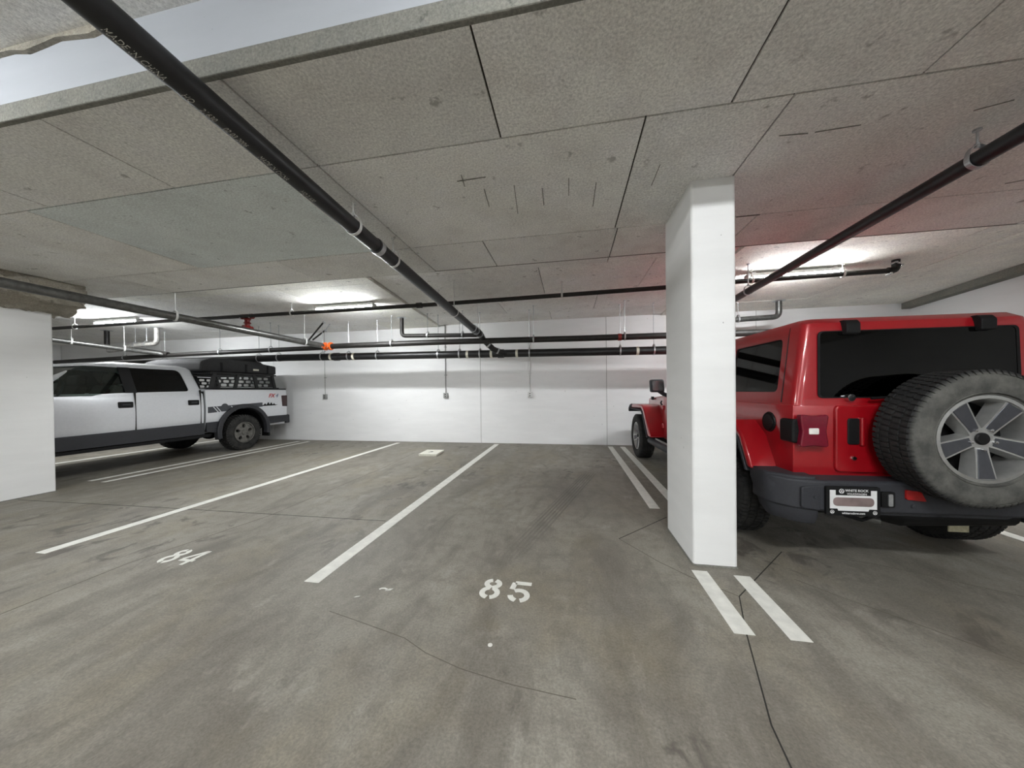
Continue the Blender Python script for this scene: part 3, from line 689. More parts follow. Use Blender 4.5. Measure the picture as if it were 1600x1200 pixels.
# ================================================================ RED CAR (off-road wagon), local: y forward, x right, rear axle at origin
JP = thing('off_road_car', 'red boxy off-road car with a spare wheel on its tail', 'car', (2.25, 3.4, 0), math.radians(2.2))
HW = .742
arch = [(.50*math.cos(a)-.04, .43+.53*math.sin(a)) for a in [PI*i/16 for i in range(17)]]       # from +y to -y
prof = [(-.80, .655), (-.80, 1.145), (1.97, 1.165), (1.97, .50), (.56, .50)]+[(y, max(z, .5)) for y, z in arch]+[(-.56, .655)]
base = MB().prism(prof, 'x', -HW, HW)
link('body_tub', boolean(base, [], 40, .028), 'jeep_red', JP)
# dark wheel housings, underbody
lin = MB()
for (cy_, r0) in ((-.04, .49),):
    pts = [(r0*math.cos(a)+cy_, .43+.515*math.sin(a)) for a in [PI*i/16 for i in range(17)]]
    inn = [((r0-.02)*math.cos(a)+cy_, .43+.49*math.sin(a)) for a in [PI*i/16 for i in range(17)]][::-1]
    lin.prism(pts+inn, 'x', -.735, .735)
lin.build('wheel_liner', 'trim_black', JP)
MB().box(-.60, .60, -.72, 3.3, .36, .52).build('chassis', 'trim_black', JP, bevel=.03)
ax = MB(); ax.tube([(-.72, -.1, .40), (.72, -.1, .40)], .045, 14); ax.lathe([(.04, -.16), (.13, -.1), (.15, 0), (.13, .1), (.04, .16)], 'x', (.0, -.1, .40), 18)
ax.build('rear_axle', 'trim_black', JP); MB().tube([(-.72, 3.008, .40), (.72, 3.008, .40)], .04, 12).build('front_axle', 'trim_black', JP)
MB().tube([(.52, -.78, .42), (-.1, -.80, .40), (-.3, -.6, .42)], .07, 14).build('muffler', 'trim_black', JP)
MB().tube([(-.33, -.66, .40), (-.33, -.80, .375), (-.25, -.84, .37)], .022, 10).build('tailpipe', 'steel_grey', JP)
MB().box(.405, .53, -.585, -.575, .215, .305).build('paper_tag', 'tag_beige', JP, bevel=.003); MB().box(.44, .50, -.60, -.56, .32, .42).build('tag_bracket', 'trim_black', JP)
# tailgate, handle, lock, hinges
fy = lambda u, v, w: (u, w, v)
tg = MB().prism(rrect(-.492, .585, .685, 1.142, .035), 'y', -.822, -.79).build('tailgate', 'jeep_red', JP, bevel=.008)
MB().prism(rrect(-.425, -.350, .875, 1.055, .02), 'y', -.829, -.80).build('handle_recess', 'trim_black', tg, bevel=.006)
MB().prism(rrect(-.356, -.335, .87, 1.06, .01), 'y', -.846, -.80).build('handle', 'jeep_red', tg, bevel=.006)
MB().lathe([(.0, -.834), (.013, -.833), (.016, -.826), (.016, -.80)], 'y', (-.388, 0, .783), 16).build('lock', 'chrome', tg)
for z_ in (.76, 1.05): MB().box(.56, .66, -.85, -.80, z_-.03, z_+.03).build('hinge', 'jeep_red', tg, bevel=.01)
MB().prism(circ(.058, .958, .13, 20), 'y', -.89, -.815).build('spare_carrier', 'trim_black', tg)
# tail lights
for s in (-1, 1):
    hs = MB().prism([(s*x, z) for x, z in rpoly([(.56, .88), (.768, .885), (.768, 1.045), (.56, 1.07)], .02)], 'y', -.835, -.70).build('tail_light', 'trim_black', JP, bevel=.01)
    L = [(.585, .862), (.66, .872), (.732, .862), (.744, .875), (.730, .97), (.744, 1.072), (.732, 1.084), (.66, 1.074), (.585, 1.084), (.572, 1.072), (.586, .97), (.572, .875)]
    MB().prism([(s*x, z) for x, z in rpoly(L, .008, 3)], 'y', -.875, -.83).build('lens', 'lens_red', hs, bevel=.008)
    MB().prism([(s*x, z) for x, z in rrect(.635, .695, .95, .992, .008)], 'y', -.880, -.87).build('reverse_lamp', 'lens_white', hs, bevel=.003)
# fuel filler on the left flank
fc = MB().lathe([(.0, -HW-.014), (.058, -HW-.013), (.06, -HW-.004), (.072, -HW-.01), (.078, -HW), (.078, -HW+.02)], 'x', (0, -.545, 1.005), 24).build('fuel_cap', 'trim_black', JP)
# hard top: shell with window openings
def taper(z): return .732-(z-1.15)*.136
rr = lambda hw, y0, y1, z, r: [(x, y, z) for x, y in rrect(-hw, hw, y0, y1, r, 4)]
outer = MB().loft([rr(.735, -.80, 1.98, 1.14, .05), rr(.728, -.795, 1.93, 1.18, .05), rr(.662, -.785, 1.62, 1.665, .05), rr(.652, -.775, 1.575, 1.715, .055), rr(.62, -.735, 1.53, 1.752, .07), rr(.45, -.5, 1.40, 1.772, .08)])
inner = MB().loft([rr(.69, -.755, 1.90, 1.10, .03), rr(.685, -.75, 1.88, 1.18, .03), rr(.615, -.735, 1.58, 1.665, .03), rr(.57, -.69, 1.5, 1.70, .03)])
win = {'quarter': rpoly([(-.60, 1.235), (.07, 1.235), (.07, 1.640), (-.585, 1.640)], .045), 'rear_door': rpoly([(.17, 1.215), (.93, 1.215), (.93, 1.635), (.17, 1.635)], .04), 'front_door': rpoly([(1.03, 1.215), (1.80, 1.215), (1.56, 1.635), (1.03, 1.635)], .04)}
cut = [inner]+[MB().prism(p, 'x', -1, 1) for p in win.values()]
rearwin = rpoly([(-.582, 1.195), (.582, 1.195), (.575, 1.655), (-.575, 1.655)], .035)
cut.append(MB().prism(rearwin, 'y', -1.2, -.5)); cut.append(MB().prism(rpoly([(-.62, 1.24), (.62, 1.24), (.56, 1.64), (-.56, 1.64)], .03), 'y', 1.4, 2.3))
link('hard_top', boolean(outer, cut, 35), 'jeep_red', JP)
def inset(p, d):
    c = [sum(q[i] for q in p)/len(p) for i in (0, 1)]
    return [(c[0]+(x-c[0])*(1-d), c[1]+(z-c[1])*(1-d)) for x, z in p]
for s in (-1, 1):
    for k, p in win.items():
        fn = lambda u, v, w, s=s: (s*(taper(v)-.012+w), u, v)
        pn = MB().plate(inset(p, -.01), [], -.004, 0, fn).build('side_window', 'glass_tint', JP, smooth=0)
        MB().plate(inset(p, -.012), [inset(p, .03)], .0, .006, fn).build('window_seal', 'trim_black', pn, smooth=0)
fr = lambda u, v, w: (u, -.799+(v-1.18)*.021+w, v)
pn = MB().plate(inset(rearwin, -.005), [], 0, .004, fr).build('rear_window', 'glass_dark', JP, smooth=0)
MB().plate(inset(rearwin, -.01), [inset(rearwin, .018)], -.003, 0, fr).build('window_seal', 'trim_black', pn, smooth=0)
for x in (-.385, .385):
    MB().prism(rpoly([(-.76, 1.728), (-.80, 1.728), (-.825, 1.70), (-.825, 1.63), (-.79, 1.625), (-.78, 1.69)], .01), 'x', x-.042, x+.042).build('glass_hinge', 'trim_black', JP, bevel=.006)
fw = lambda u, v, w: (u, 1.965-(v-1.14)*.62+w, v)
MB().plate([(-.63, 1.23), (.63, 1.23), (.57, 1.65), (-.57, 1.65)], [], -.03, -.024, fw).build('windshield', 'glass_clear', JP, smooth=0)
MB().tube([(-.3, -.845, 1.19), (.1, -.85, 1.215)], .009, 8).build('rear_wiper', 'trim_black', JP); MB().lathe([(.0, -.83), (.024, -.828), (.026, -.79)], 'y', (-.40, 0, 1.195), 12).build('wiper_knob', 'chrome', JP)
# panel joints of the hard top and doors
for s in (-1, 1): MB().tube([(s*.735, -.668, 1.16), (s*.729, -.665, 1.19), (s*.6625, -.645, 1.66), (s*.652, -.643, 1.71)], .0035, 6).build('corner_seam', 'trim_black', JP)
for s in (-1, 1):
    for y0, y1, nm in ((.14, .99, 'rear_door'), (1.0, 1.93, 'front_door')):
        poly = rpoly([(y0+(.16 if nm == 'rear_door' else 0)+.2*(nm == 'rear_door'), .54), (y1, .54), (y1, 1.15), (y0, 1.14), (y0, .95)] if nm == 'rear_door' else [(y0, .54), (y1, .54), (y1, 1.155), (y0, 1.15)], .03)
        d = MB().prism(poly, 'x', s*(HW-.01), s*(HW+.012)).build(nm, 'jeep_red', JP, bevel=.008)
        hx = s*(HW+.035); MB().box(min(hx, s*HW), max(hx, s*HW), y0+.08, y0+.24, 1.02, 1.055).build('door_handle', 'jeep_red', d, bevel=.012)
        for z_ in (.70, .98): MB().box(*sorted((s*(HW+.0), s*(HW+.035))), y1-.03, y1+.05, z_-.035, z_+.035).build('door_hinge', 'jeep_red', d, bevel=.01)
    # mirror
    mr = MB().prism(rpoly([(s*.80, 1.22), (s*.99, 1.22), (s*1.0, 1.41), (s*.81, 1.41)], .03), 'y', 1.72, 1.82).build('side_mirror', 'plastic_black', JP, bevel=.02)
    MB().tube([(s*.72, 1.79, 1.16), (s*.80, 1.77, 1.19), (s*.87, 1.76, 1.24)], .03, 10).build('mirror_arm', 'plastic_black', mr)
    MB().prism(rpoly([(s*.825, 1.245), (s*.975, 1.245), (s*.98, 1.39), (s*.83, 1.39)], .02), 'y', 1.712, 1.719).build('mirror_glass', 'chrome', mr)
    # side step
    MB().tube([(s*.80, .52, .42), (s*.85, .62, .415), (s*.85, 2.30, .415), (s*.80, 2.42, .42)], .05, 12).build('side_step', 'plastic_black', JP)
    # rear wheel flare, lip, rear mud guard
    pf = [(-.63, .655), (-.50, .90), (-.36, 1.005), (.38, 1.005), (.53, .91), (.68, .60)]
    pi = [(.62, .60), (.49, .875), (.355, .955), (-.335, .955), (-.46, .865), (-.575, .655)]
    fl = MB().prism(pf+pi, 'x', s*(HW-.02), s*.925).build('rear_flare', 'jeep_red', JP, bevel=.018)
    po = [(-.582, .63), (-.465, .87), (-.338, .962), (.36, .962), (.495, .88), (.63, .58)]
    pj = [(.60, .58), (.475, .86), (.35, .935), (-.325, .935), (-.445, .85), (-.555, .63)]
    MB().prism(po+pj, 'x', s*.60, s*.932).build('flare_lip', 'plastic_black', fl, bevel=.006)
    # front fender
    q0 = [(2.05, .50), (2.42, .93), (2.56, 1.0), (3.42, .985), (3.50, .94), (3.50, .90)]
    q1 = [(3.44, .89), (3.38, .915), (2.62, .93), (2.50, .87), (2.20, .50)]
    fl = MB().prism(q0+q1, 'x', s*.56, s*.925).build('front_fender', 'jeep_red', JP, bevel=.02)
    MB().prism([(3.30, .99), (3.46, .965), (3.56, .90), (3.565, .83), (3.52, .82), (3.46, .90), (3.30, .93)], 'x', s*.50, s*.935).build('fender_tip', 'plastic_black', fl, bevel=.015)
    MB().prism([(2.21, .48), (2.50, .855), (2.62, .915), (3.38, .90), (3.38, .88), (2.63, .89), (2.53, .83), (2.25, .48)], 'x', s*.50, s*.93).build('flare_lip', 'plastic_black', fl, bevel=.005)
# hood, grille, front bumper
hd = lambda hw, y, z0, z1: [(x, y, z) for x, z in rpoly([(-hw, z0), (hw, z0), (hw, z1), (-hw, z1)], [.0, .0, .05, .05], 4)]
MB().loft([hd(.70, 1.96, .55, 1.165), hd(.66, 2.4, .55, 1.155), hd(.56, 3.42, .55, 1.10)]).build('hood', 'jeep_red', JP)
g = MB().prism(rpoly([(-.57, .62), (.57, .62), (.55, 1.09), (-.55, 1.09)], .04), 'y', 3.40, 3.50).build('grille', 'jeep_red', JP, bevel=.02)
for k in range(7): MB().prism(rrect(-.30+k*.086, -.24+k*.086, .72, 1.02, .02, 3), 'y', 3.49, 3.508).build('grille_slot', 'trim_black', g)
for s in (-1, 1): MB().lathe([(.0, 3.53), (.07, 3.525), (.088, 3.50), (.088, 3.45)], 'y', (s*.44, 0, .90), 20).build('headlight', 'lens_white', g)
MB().prism(rpoly([(-.80, 3.55), (-.6, 3.70), (.6, 3.70), (.80, 3.55), (.80, 3.47), (-.80, 3.47)], .03), 'z', .46, .66).build('front_bumper', 'plastic_black', JP, bevel=.03)
MB().tube([(-.755, 1.99, 1.02), (-.775, 2.0, 1.05), (-.755, 2.02, 1.08)], .012, 6).build('hood_latch', 'trim_black', JP)
for s in (-1, 1): MB().box(s*.62-.02, s*.62+.02, 2.95, 3.03, 1.07, 1.13).build('hood_catch', 'trim_black', JP, bevel=.008)
# rear bumper
bp = MB().prism(rpoly([(-.90, -.60), (-.905, -.80), (-.80, -.93), (-.66, -.955), (.66, -.955), (.80, -.93), (.905, -.80), (.90, -.60), (.72, -.60), (.72, -.78), (-.72, -.78), (-.72, -.60)], [.02, .05, .06, .03, .03, .06, .05, .02, 0, 0, 0, 0], 4), 'z', .455, .660)
bo = bp.build('rear_bumper', 'plastic_black', JP, bevel=.022)
for s in (-1, 1):
    er = lambda z, yf, xi, yi: [(s*x, y, z) for x, y in rpoly([(.91-xi, yf), (.915-xi, -.79+yi), (.80-xi*.5, -.925+yi), (.68, -.94+yi), (.66, -.72), (.70, yf)], [.01, .04, .05, .02, .02, .01], 4)]
    e = MB().loft([er(.355, -.70, .05, .03), er(.42, -.665, .02, .0), er(.60, -.59, 0, 0), er(.675, -.57, .01, .02)]).build('bumper_end', 'plastic_black', bo, bevel=.012)
    MB().prism([(s*x, z) for x, z in rpoly([(.50, .50), (.36, .44), (-.02, .44), (-.02, .50)], .01)], 'y', -.93, -.80).build('bumper_valance', 'plastic_black', bo, bevel=.01)
MB().prism(rpoly([(-.79, .475), (-.68, .46), (-.67, .63), (-.79, .615)], .02), 'y', -.952, -.93).build('bumper_pad', 'plastic_black', bo, bevel=.006)
MB().lathe([(.0, -.963), (.008, -.961), (.010, -.95)], 'y', (-.715, 0, .55), 10).build('parking_sensor', 'plastic_black', bo)
MB().prism(rpoly([(-.345, .50), (-.27, .50), (-.27, .60), (-.345, .60)], .012), 'y', -.965, -.95).build('bumper_recess', 'trim_black', bo)
MB().prism(rpoly([(-.31, .51), (-.285, .51), (-.285, .585), (-.31, .585)], .006), 'y', -.970, -.96).build('lamp_chip', 'galvanised', bo)
MB().prism(rpoly([(-.21, .555), (-.10, .545), (-.13, .605), (-.21, .615)], .01), 'y', -.966, -.95).build('reflector', 'reflector_red', bo)
MB().lathe([(.0, -.965), (.012, -.963), (.014, -.95)], 'y', (-.165, 0, .51), 12).build('parking_sensor', 'plastic_black', bo)
MB().tube([(-.52, -.86, .47), (-.50, -.90, .42), (-.42, -.92, .40), (-.34, -.90, .42), (-.32, -.86, .47)], .012, 8).build('tow_hook', 'trim_black', bo)
# number plate with dealer frame
px0, px1, pz0, pz1 = -.655, -.366, .462, .618
pf = MB().prism(rrect(px0-.008, px1+.008, pz0-.020, pz1+.010, .012), 'y', -.972, -.955).build('number_plate', 'trim_black', JP)
yp = -.9735
MB().prism([(px0+.012, pz0+.025), (px0+.055, pz0+.025), (px0+.06, pz0+.012), (px1-.06, pz0+.012), (px1-.055, pz0+.025), (px1-.012, pz0+.025), (px1-.012, pz1-.012), (px1-.045, pz1-.012), (px1-.045, pz1-.045), (px0+.045, pz1-.045), (px0+.045, pz1-.012), (px0+.012, pz1-.012)], 'y', yp, yp+.002).build('plate_face', 'plate_white', pf)
MB().prism(rrect(px0+.03, px1-.028, pz0+.042, pz1-.058, .03), 'y', yp-.001, yp).build('plate_smear', 'plate_smear', pf)
ftx = lambda cx, cz, yy=yp-.0015: (lambda u, v: Vector((cx+u, yy, cz+v)))
link('frame_lettering', text('WHITE ROCK', .021, ftx(px0+.098, pz1-.020), 0, 'LEFT', .0005), 'plate_white', pf)
link('frame_lettering', text('VOLKSWAGEN', .0165, ftx(px0+.108, pz1-.040), 0, 'LEFT', .0003), 'plate_white', pf)
link('frame_lettering', text('whiterockvw.com', .018, ftx((px0+px1)/2, pz0-.008), 0, 'CENTER', .0005), 'plate_white', pf)
def roundel(cx, cz, r):
    mb = MB(); fn = lambda u, v, w: (cx+u, w, cz+v)
    mb.plate(circ(0, 0, r, 20), [circ(0, 0, r*.84, 20)], yp-.0015, yp-.0005, fn)
    for pts in ([(-.45*r, .68*r), (0, -.02*r), (.45*r, .68*r)], [(-.80*r, .2*r), (-.38*r, -.72*r), (0, .05*r), (.38*r, -.72*r), (.80*r, .2*r)]):
        for a, b in zip(pts, pts[1:]):
            d = (Vector(b)-Vector(a)).normalized(); n = Vector((-d.y, d.x))*r*.09
            mb.prism([tuple(Vector(a)+n), tuple(Vector(b)+n), tuple(Vector(b)-n), tuple(Vector(a)-n)], None, yp-.0015, yp-.0005, fn)
    mb.build('roundel', 'plate_white', pf, smooth=0)
roundel(px0+.078, pz1-.018, .015); roundel(px0+.024, pz0+.004, .012); roundel(px1-.024, pz0+.004, .012)
# wheels: four on the ground, one spare on the tailgate
for x, y, fl in ((-.80, -.10, False), (.80, -.10, True), (-.80, 3.008, False), (.80, 3.008, True)): jeep_wheel(JP, (x, y, .402), fl)
sp = link('spare_wheel', JT.copy(), 'tire_rubber_dusty', JP, loc=(.058, -1.005, .958)); sp.rotation_euler = (0, 0, PI/2)
for nm, mt in (('rim', 'wheel_silver'), ('spokes', 'wheel_silver'), ('spoke_inset', 'wheel_grey'), ('brake_shadow', 'trim_black'), ('center_cap', 'trim_black')): link(nm, JW[nm], mt, sp)
for m in JLUG: link('lug_nut', m, 'chrome', sp)
# seats, wheel, dash inside
for x in (-.36, .36):
    for y in (1.0, .15):
        st = MB().prism(rpoly([(y-.02, .85), (y+.45, .85), (y+.47, .98), (y+.10, .97), (y-.08, 1.42), (y-.20, 1.40)], .05), 'x', x-.24, x+.24).build('seat', 'interior_dark', JP, bevel=.04)
        MB().prism(rpoly([(y-.24, 1.42), (y-.12, 1.42), (y-.14, 1.60), (y-.25, 1.60)], .04), 'x', x-.13, x+.13).build('headrest', 'interior_dark', st, bevel=.04)
MB().prism(rpoly([(1.62, 1.0), (1.9, 1.0), (1.9, 1.22), (1.7, 1.23)], .04), 'x', -.66, .66).build('dashboard', 'interior_dark', JP)
sw = [( -.36+.19*math.cos(a), 1.5-.06*math.sin(a), 1.18+.18*math.sin(a)) for a in [2*PI*i/20 for i in range(21)]]
MB().tube(sw, .016, 8).build('steering_wheel', 'interior_dark', JP)
for y in (-.72, .62): MB().tube([(-.60, y, 1.16), (-.555, y, 1.58), (-.50, y, 1.64), (.50, y, 1.64), (.555, y, 1.58), (.60, y, 1.16)], .035, 10).build('roll_bar', 'interior_dark', JP)

# ================================================================ SILVER PICKUP, local: y forward, x right, rear axle at origin; parked tail to the wall
TK = thing('pickup_truck', 'silver crew-cab pickup truck with dark grey lower trim backed against the wall', 'pickup truck', (-8.27, 6.16, 0), PI)
sec = lambda zt, xt: rpoly([(-.92, .48), (.92, .48), (.975, .72), (.985, .96), (.978, 1.12), (xt, zt), (-xt, zt), (-.978, 1.12), (-.985, .96), (-.975, .72)], [.03, .03, .05, .1, .1, .03, .03, .1, .1, .05], 3)
SILL = [(2.20, 1.31), (2.36, 1.264), (2.85, 1.257), (2.95, 1.31)]
link('cab_body', boolean(MB().prism(sec(1.30, .95), 'y', .815, 3.0), [MB().prism(SILL, 'x', -1.2, 1.2)], 35, .012), 'truck_silver', TK)
# bed with arch cut and open box
acut = MB().lathe([(.53, -2), (.53, 2)], 'x', (0, 0, .44), 40); ocut = MB().box(-.82, .82, -1.04, .74, .78, 2)
bd = link('bed', boolean(MB().prism(sec(1.375, .968), 'y', -1.12, .785), [acut, ocut], 35), 'truck_silver', TK)
for s in (-1, 1): MB().prism(rrect(-1.12, .78, 1.37, 1.395, .008, 2), 'x', s*.80, s*.975).build('bed_rail', 'trim_black', bd, bevel=.006)
lin = MB()
pts = [(.535*math.cos(a), .44+.535*math.sin(a)) for a in [PI*i/20 for i in range(21)]]; inn = [(.50*math.cos(a), .44+.50*math.sin(a)) for a in [PI*i/20 for i in range(21)]][::-1]
lin.prism(pts+inn, 'x', -.95, .95); lin.build('wheel_liner', 'trim_black', TK)
MB().prism(rpoly([(.79, .5), (.81, .5), (.81, 1.33), (.79, 1.33)], 0), 'x', -.94, .94).build('cab_gap', 'trim_black', TK)
# greenhouse
gr = lambda hw, y0, y1, z, r: [(x, y, z) for x, y in rrect(-hw, hw, y0, y1, r, 4)]
def thw(z): return .948-(z-1.30)*.40
outer = MB().loft([gr(.952, .82, 3.12, 1.28, .06), gr(.940, .82, 3.06, 1.33, .06), gr(.765, .865, 2.33, 1.76, .10), gr(.72, .895, 2.16, 1.805, .12), gr(.62, .97, 1.95, 1.842, .14), gr(.40, 1.2, 1.6, 1.86, .15)])
inner = MB().loft([gr(.90, .87, 3.02, 1.2, .04), gr(.885, .87, 2.98, 1.33, .04), gr(.71, .915, 2.27, 1.76, .06), gr(.64, .97, 2.05, 1.785, .06)])
tw = {'rear': rpoly([(1.035, 1.335), (1.86, 1.315), (1.86, 1.745), (1.09, 1.745)], [.06, .02, .02, .10]), 'front': rpoly([(1.93, 1.313), (2.20, 1.30), (2.36, 1.262), (2.85, 1.255), (2.92, 1.30), (2.40, 1.745), (1.93, 1.745)], [.02, .05, .08, .03, .03, .06, .02])}
cut = [inner]+[MB().prism(p, 'x', -1.2, 1.2) for p in tw.values()]+[MB().prism(rrect(-.58, .58, 1.38, 1.74, .05), 'y', .5, 1.0), MB().prism(rpoly([(-.80, 1.35), (.80, 1.35), (.66, 1.74), (-.66, 1.74)], .05), 'y', 2.25, 3.4)]
link('cab_roof', boolean(outer, cut, 35), 'truck_silver', TK)
for s in (-1, 1):
    for k, p in tw.items():
        fn = lambda u, v, w, s=s: (s*(thw(max(v, 1.30))-.012+w), u, v)
        MB().plate(inset(p, -.012), [], -.004, 0, fn).build('side_window', 'glass_clear' if k == 'front' else 'glass_dark', TK, smooth=0)
    MB().plate([(1.82, 1.31), (1.97, 1.31), (1.97, 1.75), (1.82, 1.75)], [], .0, .004, lambda u, v, w, s=s: (s*(thw(v)+w), u, v)).build('b_pillar_trim', 'trim_black', TK, smooth=0)
MB().plate([(-.79, 1.36), (.79, 1.36), (.66, 1.74), (-.66, 1.74)], [], 0, .005, lambda u, v, w: (u, 3.03-(v-1.33)*1.70+w, v)).build('windshield', 'glass_clear', TK, smooth=0)
MB().plate(rrect(-.58, .58, 1.38, 1.74, .05), [], 0, .005, lambda u, v, w: (u, .826+(v-1.33)*.105+w, v)).build('rear_window', 'glass_dark', TK, smooth=0)
for s in (-1, 1):
    X = lambda a, b: sorted((s*a, s*b))
    # door seams, handles
    for y_, z0, z1 in ((1.865, .5, 1.31), (.875, .56, 1.36)):
        MB().box(*X(.94, .9865), y_-.004, y_+.004, z0, z1).build('door_seam', 'joint_dark', TK)
    for y_ in (1.99, 1.0):
        h = MB().prism(rrect(y_-.092, y_+.092, 1.062, 1.162, .02), 'x', s*.955, s*.992).build('door_handle', 'trim_black', TK, bevel=.006)
        MB().box(*X(.985, 1.008), y_-.05, y_+.055, 1.10, 1.125).build('grip', 'plastic_black', h, bevel=.006)
    # dark lower cladding on doors, bed, tail
    MB().prism(rpoly([(.82, .46), (3.0, .46), (3.0, .665), (.82, .692)], .01), 'x', s*.90, s*.990).build('door_cladding', 'truck_grey', TK, bevel=.006)
    MB().prism(rpoly([(.56, .46), (.78, .50), (.78, .695), (.50, .70)], .01), 'x', s*.90, s*.990).build('bed_cladding', 'truck_grey', TK, bevel=.006)
    MB().prism(rpoly([(-.57, .53), (-1.12, .55), (-1.12, .715), (-.56, .715)], .01), 'x', s*.90, s*.990).build('tail_cladding', 'truck_grey', TK, bevel=.006)
    MB().prism(rpoly([(.70, .395), (3.0, .395), (3.05, .45), (.66, .45)], .02), 'x', s*.78, s*.96).build('running_board', 'trim_black', TK, bevel=.01)
    # wheel flare
    A = [math.radians(-12+i*204/24) for i in range(25)]
    ro = [(.605*math.cos(a), .44+.605*math.sin(a)) for a in A]; ri = [(.515*math.cos(a), .44+.515*math.sin(a)) for a in A][::-1]
    MB().prism(ro+ri, 'x', s*.93, s*1.03).build('wheel_flare', 'truck_grey', TK, bevel=.012)
    MB().box(*X(.80, 1.0), -.62, -.575, .24, .50).build('mud_flap', 'trim_black', TK, bevel=.008)
    # tail light
    tl = MB().prism(rpoly([(-1.135, .935), (-.985, .945), (-.97, 1.22), (-1.135, 1.225)], .015), 'x', s*.84, s*.992).build('tail_light', 'lens_tail', TK, bevel=.01)
    # decals
    dx = s*.9905 if s < 0 else .9905
    flat = lambda pts, nm, mt, k=0: MB().prism(pts, 'x', s*(.975), s*(.9885+k)).build(nm, mt, TK, smooth=0)
    flat([(.75, .885), (.40, .905), (.1, .935), (-.44, .96), (-.44, 1.06), (.75, 1.01)], 'side_stripe', 'decal_dark')
    flat(circ(.42, 1.0, .07, 20), 'stripe_disc', 'decal_dark', .001)
    for y_ in (.66, .60, .30): flat([(y_, 1.01), (y_-.02, 1.01), (y_-.11, .895), (y_-.09, .895)], 'stripe_slash', 'truck_silver', .002)
    for i, (yc, hh) in enumerate(((-.50, .06), (-.585, .085), (-.665, .075), (-.74, .055))):
        flat([(yc+.055, .975), (yc-.01, .975+hh), (yc-.03, .975+hh*.6), (yc-.06, .975)], 'mountain_decal', 'trim_black', .0015)
    flat([(-.44, .97), (-.84, .985), (-.84, .995), (-.44, .995)], 'mountain_decal', 'trim_black', .001)
    sg = -s
    for txt, c0, mt in (('FX', 0, 'decal_red'), ('4', .225, 'decal_grey')):
        link('badge_lettering', text(txt, .165, lambda u, v, c0=c0: Vector((s*.983, -.60-(u+c0)*.85 if s < 0 else -.87+(u+c0)*.85, 1.175+v*.8)), .35, 'LEFT', .004), mt, TK)
    # mirror and front fender wheel arch cover
    mr = MB().prism(rpoly([(s*1.0, 1.25), (s*1.20, 1.25), (s*1.20, 1.47), (s*1.0, 1.45)], .03), 'y', 2.98, 3.08).build('side_mirror', 'trim_black', TK, bevel=.03)
    MB().tube([(s*.93, 3.0, 1.25), (s*1.05, 3.03, 1.28)], .03, 8).build('mirror_arm', 'trim_black', mr)
# front end
acut2 = MB().lathe([(.52, -2), (.52, 2)], 'x', (0, 3.53, .43), 40)
fs = lambda y, zt, hw: (y, rpoly([(-hw+.04, .46), (hw-.04, .46), (hw, .72), (hw, 1.0), (hw-.06, zt), (-hw+.06, zt), (-hw, 1.0), (-hw, .72)], [.03, .03, .05, .08, .08, .08, .08, .05], 3))
rings = [[(x, y, z) for x, z in p] for y, p in (fs(2.98, 1.28, .985), fs(3.6, 1.24, .985), fs(4.2, 1.17, .97), fs(4.42, 1.08, .92))]
link('front_body', boolean(MB().loft(rings), [acut2], 35), 'truck_silver', TK)
fg = MB().prism(rrect(-.50, .50, .74, 1.05, .03), 'y', 4.38, 4.45).build('grille', 'trim_black', TK, bevel=.01)
for z_ in (.82, .90, .98): MB().box(-.49, .49, 4.44, 4.465, z_-.012, z_+.012).build('grille_bar', 'chrome', fg)
for s in (-1, 1): MB().prism([(s*x, z) for x, z in rrect(.56, .86, .82, 1.05, .03)], 'y', 4.36, 4.45).build('headlight', 'lens_white', TK, bevel=.01)
MB().prism(rpoly([(-.97, 4.3), (-.9, 4.50), (.9, 4.50), (.97, 4.3), (.8, 4.25), (-.8, 4.25)], .04), 'z', .48, .72).build('front_bumper', 'chrome', TK, bevel=.03)
tgt = MB().prism(rrect(-.80, .80, .76, 1.37, .03), 'y', -1.155, -1.10).build('tailgate', 'truck_silver', TK, bevel=.012)
MB().prism(rrect(-.12, .12, 1.10, 1.22, .02), 'y', -1.165, -1.15).build('tailgate_handle', 'trim_black', tgt)
MB().prism(rpoly([(-.97, -1.10), (-.97, -1.22), (-.85, -1.30), (.85, -1.30), (.97, -1.22), (.97, -1.10)], .03), 'z', .50, .715).build('rear_bumper', 'truck_grey', TK, bevel=.02)
MB().box(-.55, .55, -1.05, 4.2, .40, .56).build('chassis', 'trim_black', TK, bevel=.02)
ax = MB(); ax.tube([(-.8, 0, .40), (.8, 0, .40)], .05, 12); ax.lathe([(.05, -.18), (.15, -.1), (.17, 0), (.15, .1), (.05, .18)], 'x', (0, 0, .40), 16); ax.build('rear_axle', 'trim_black', TK)
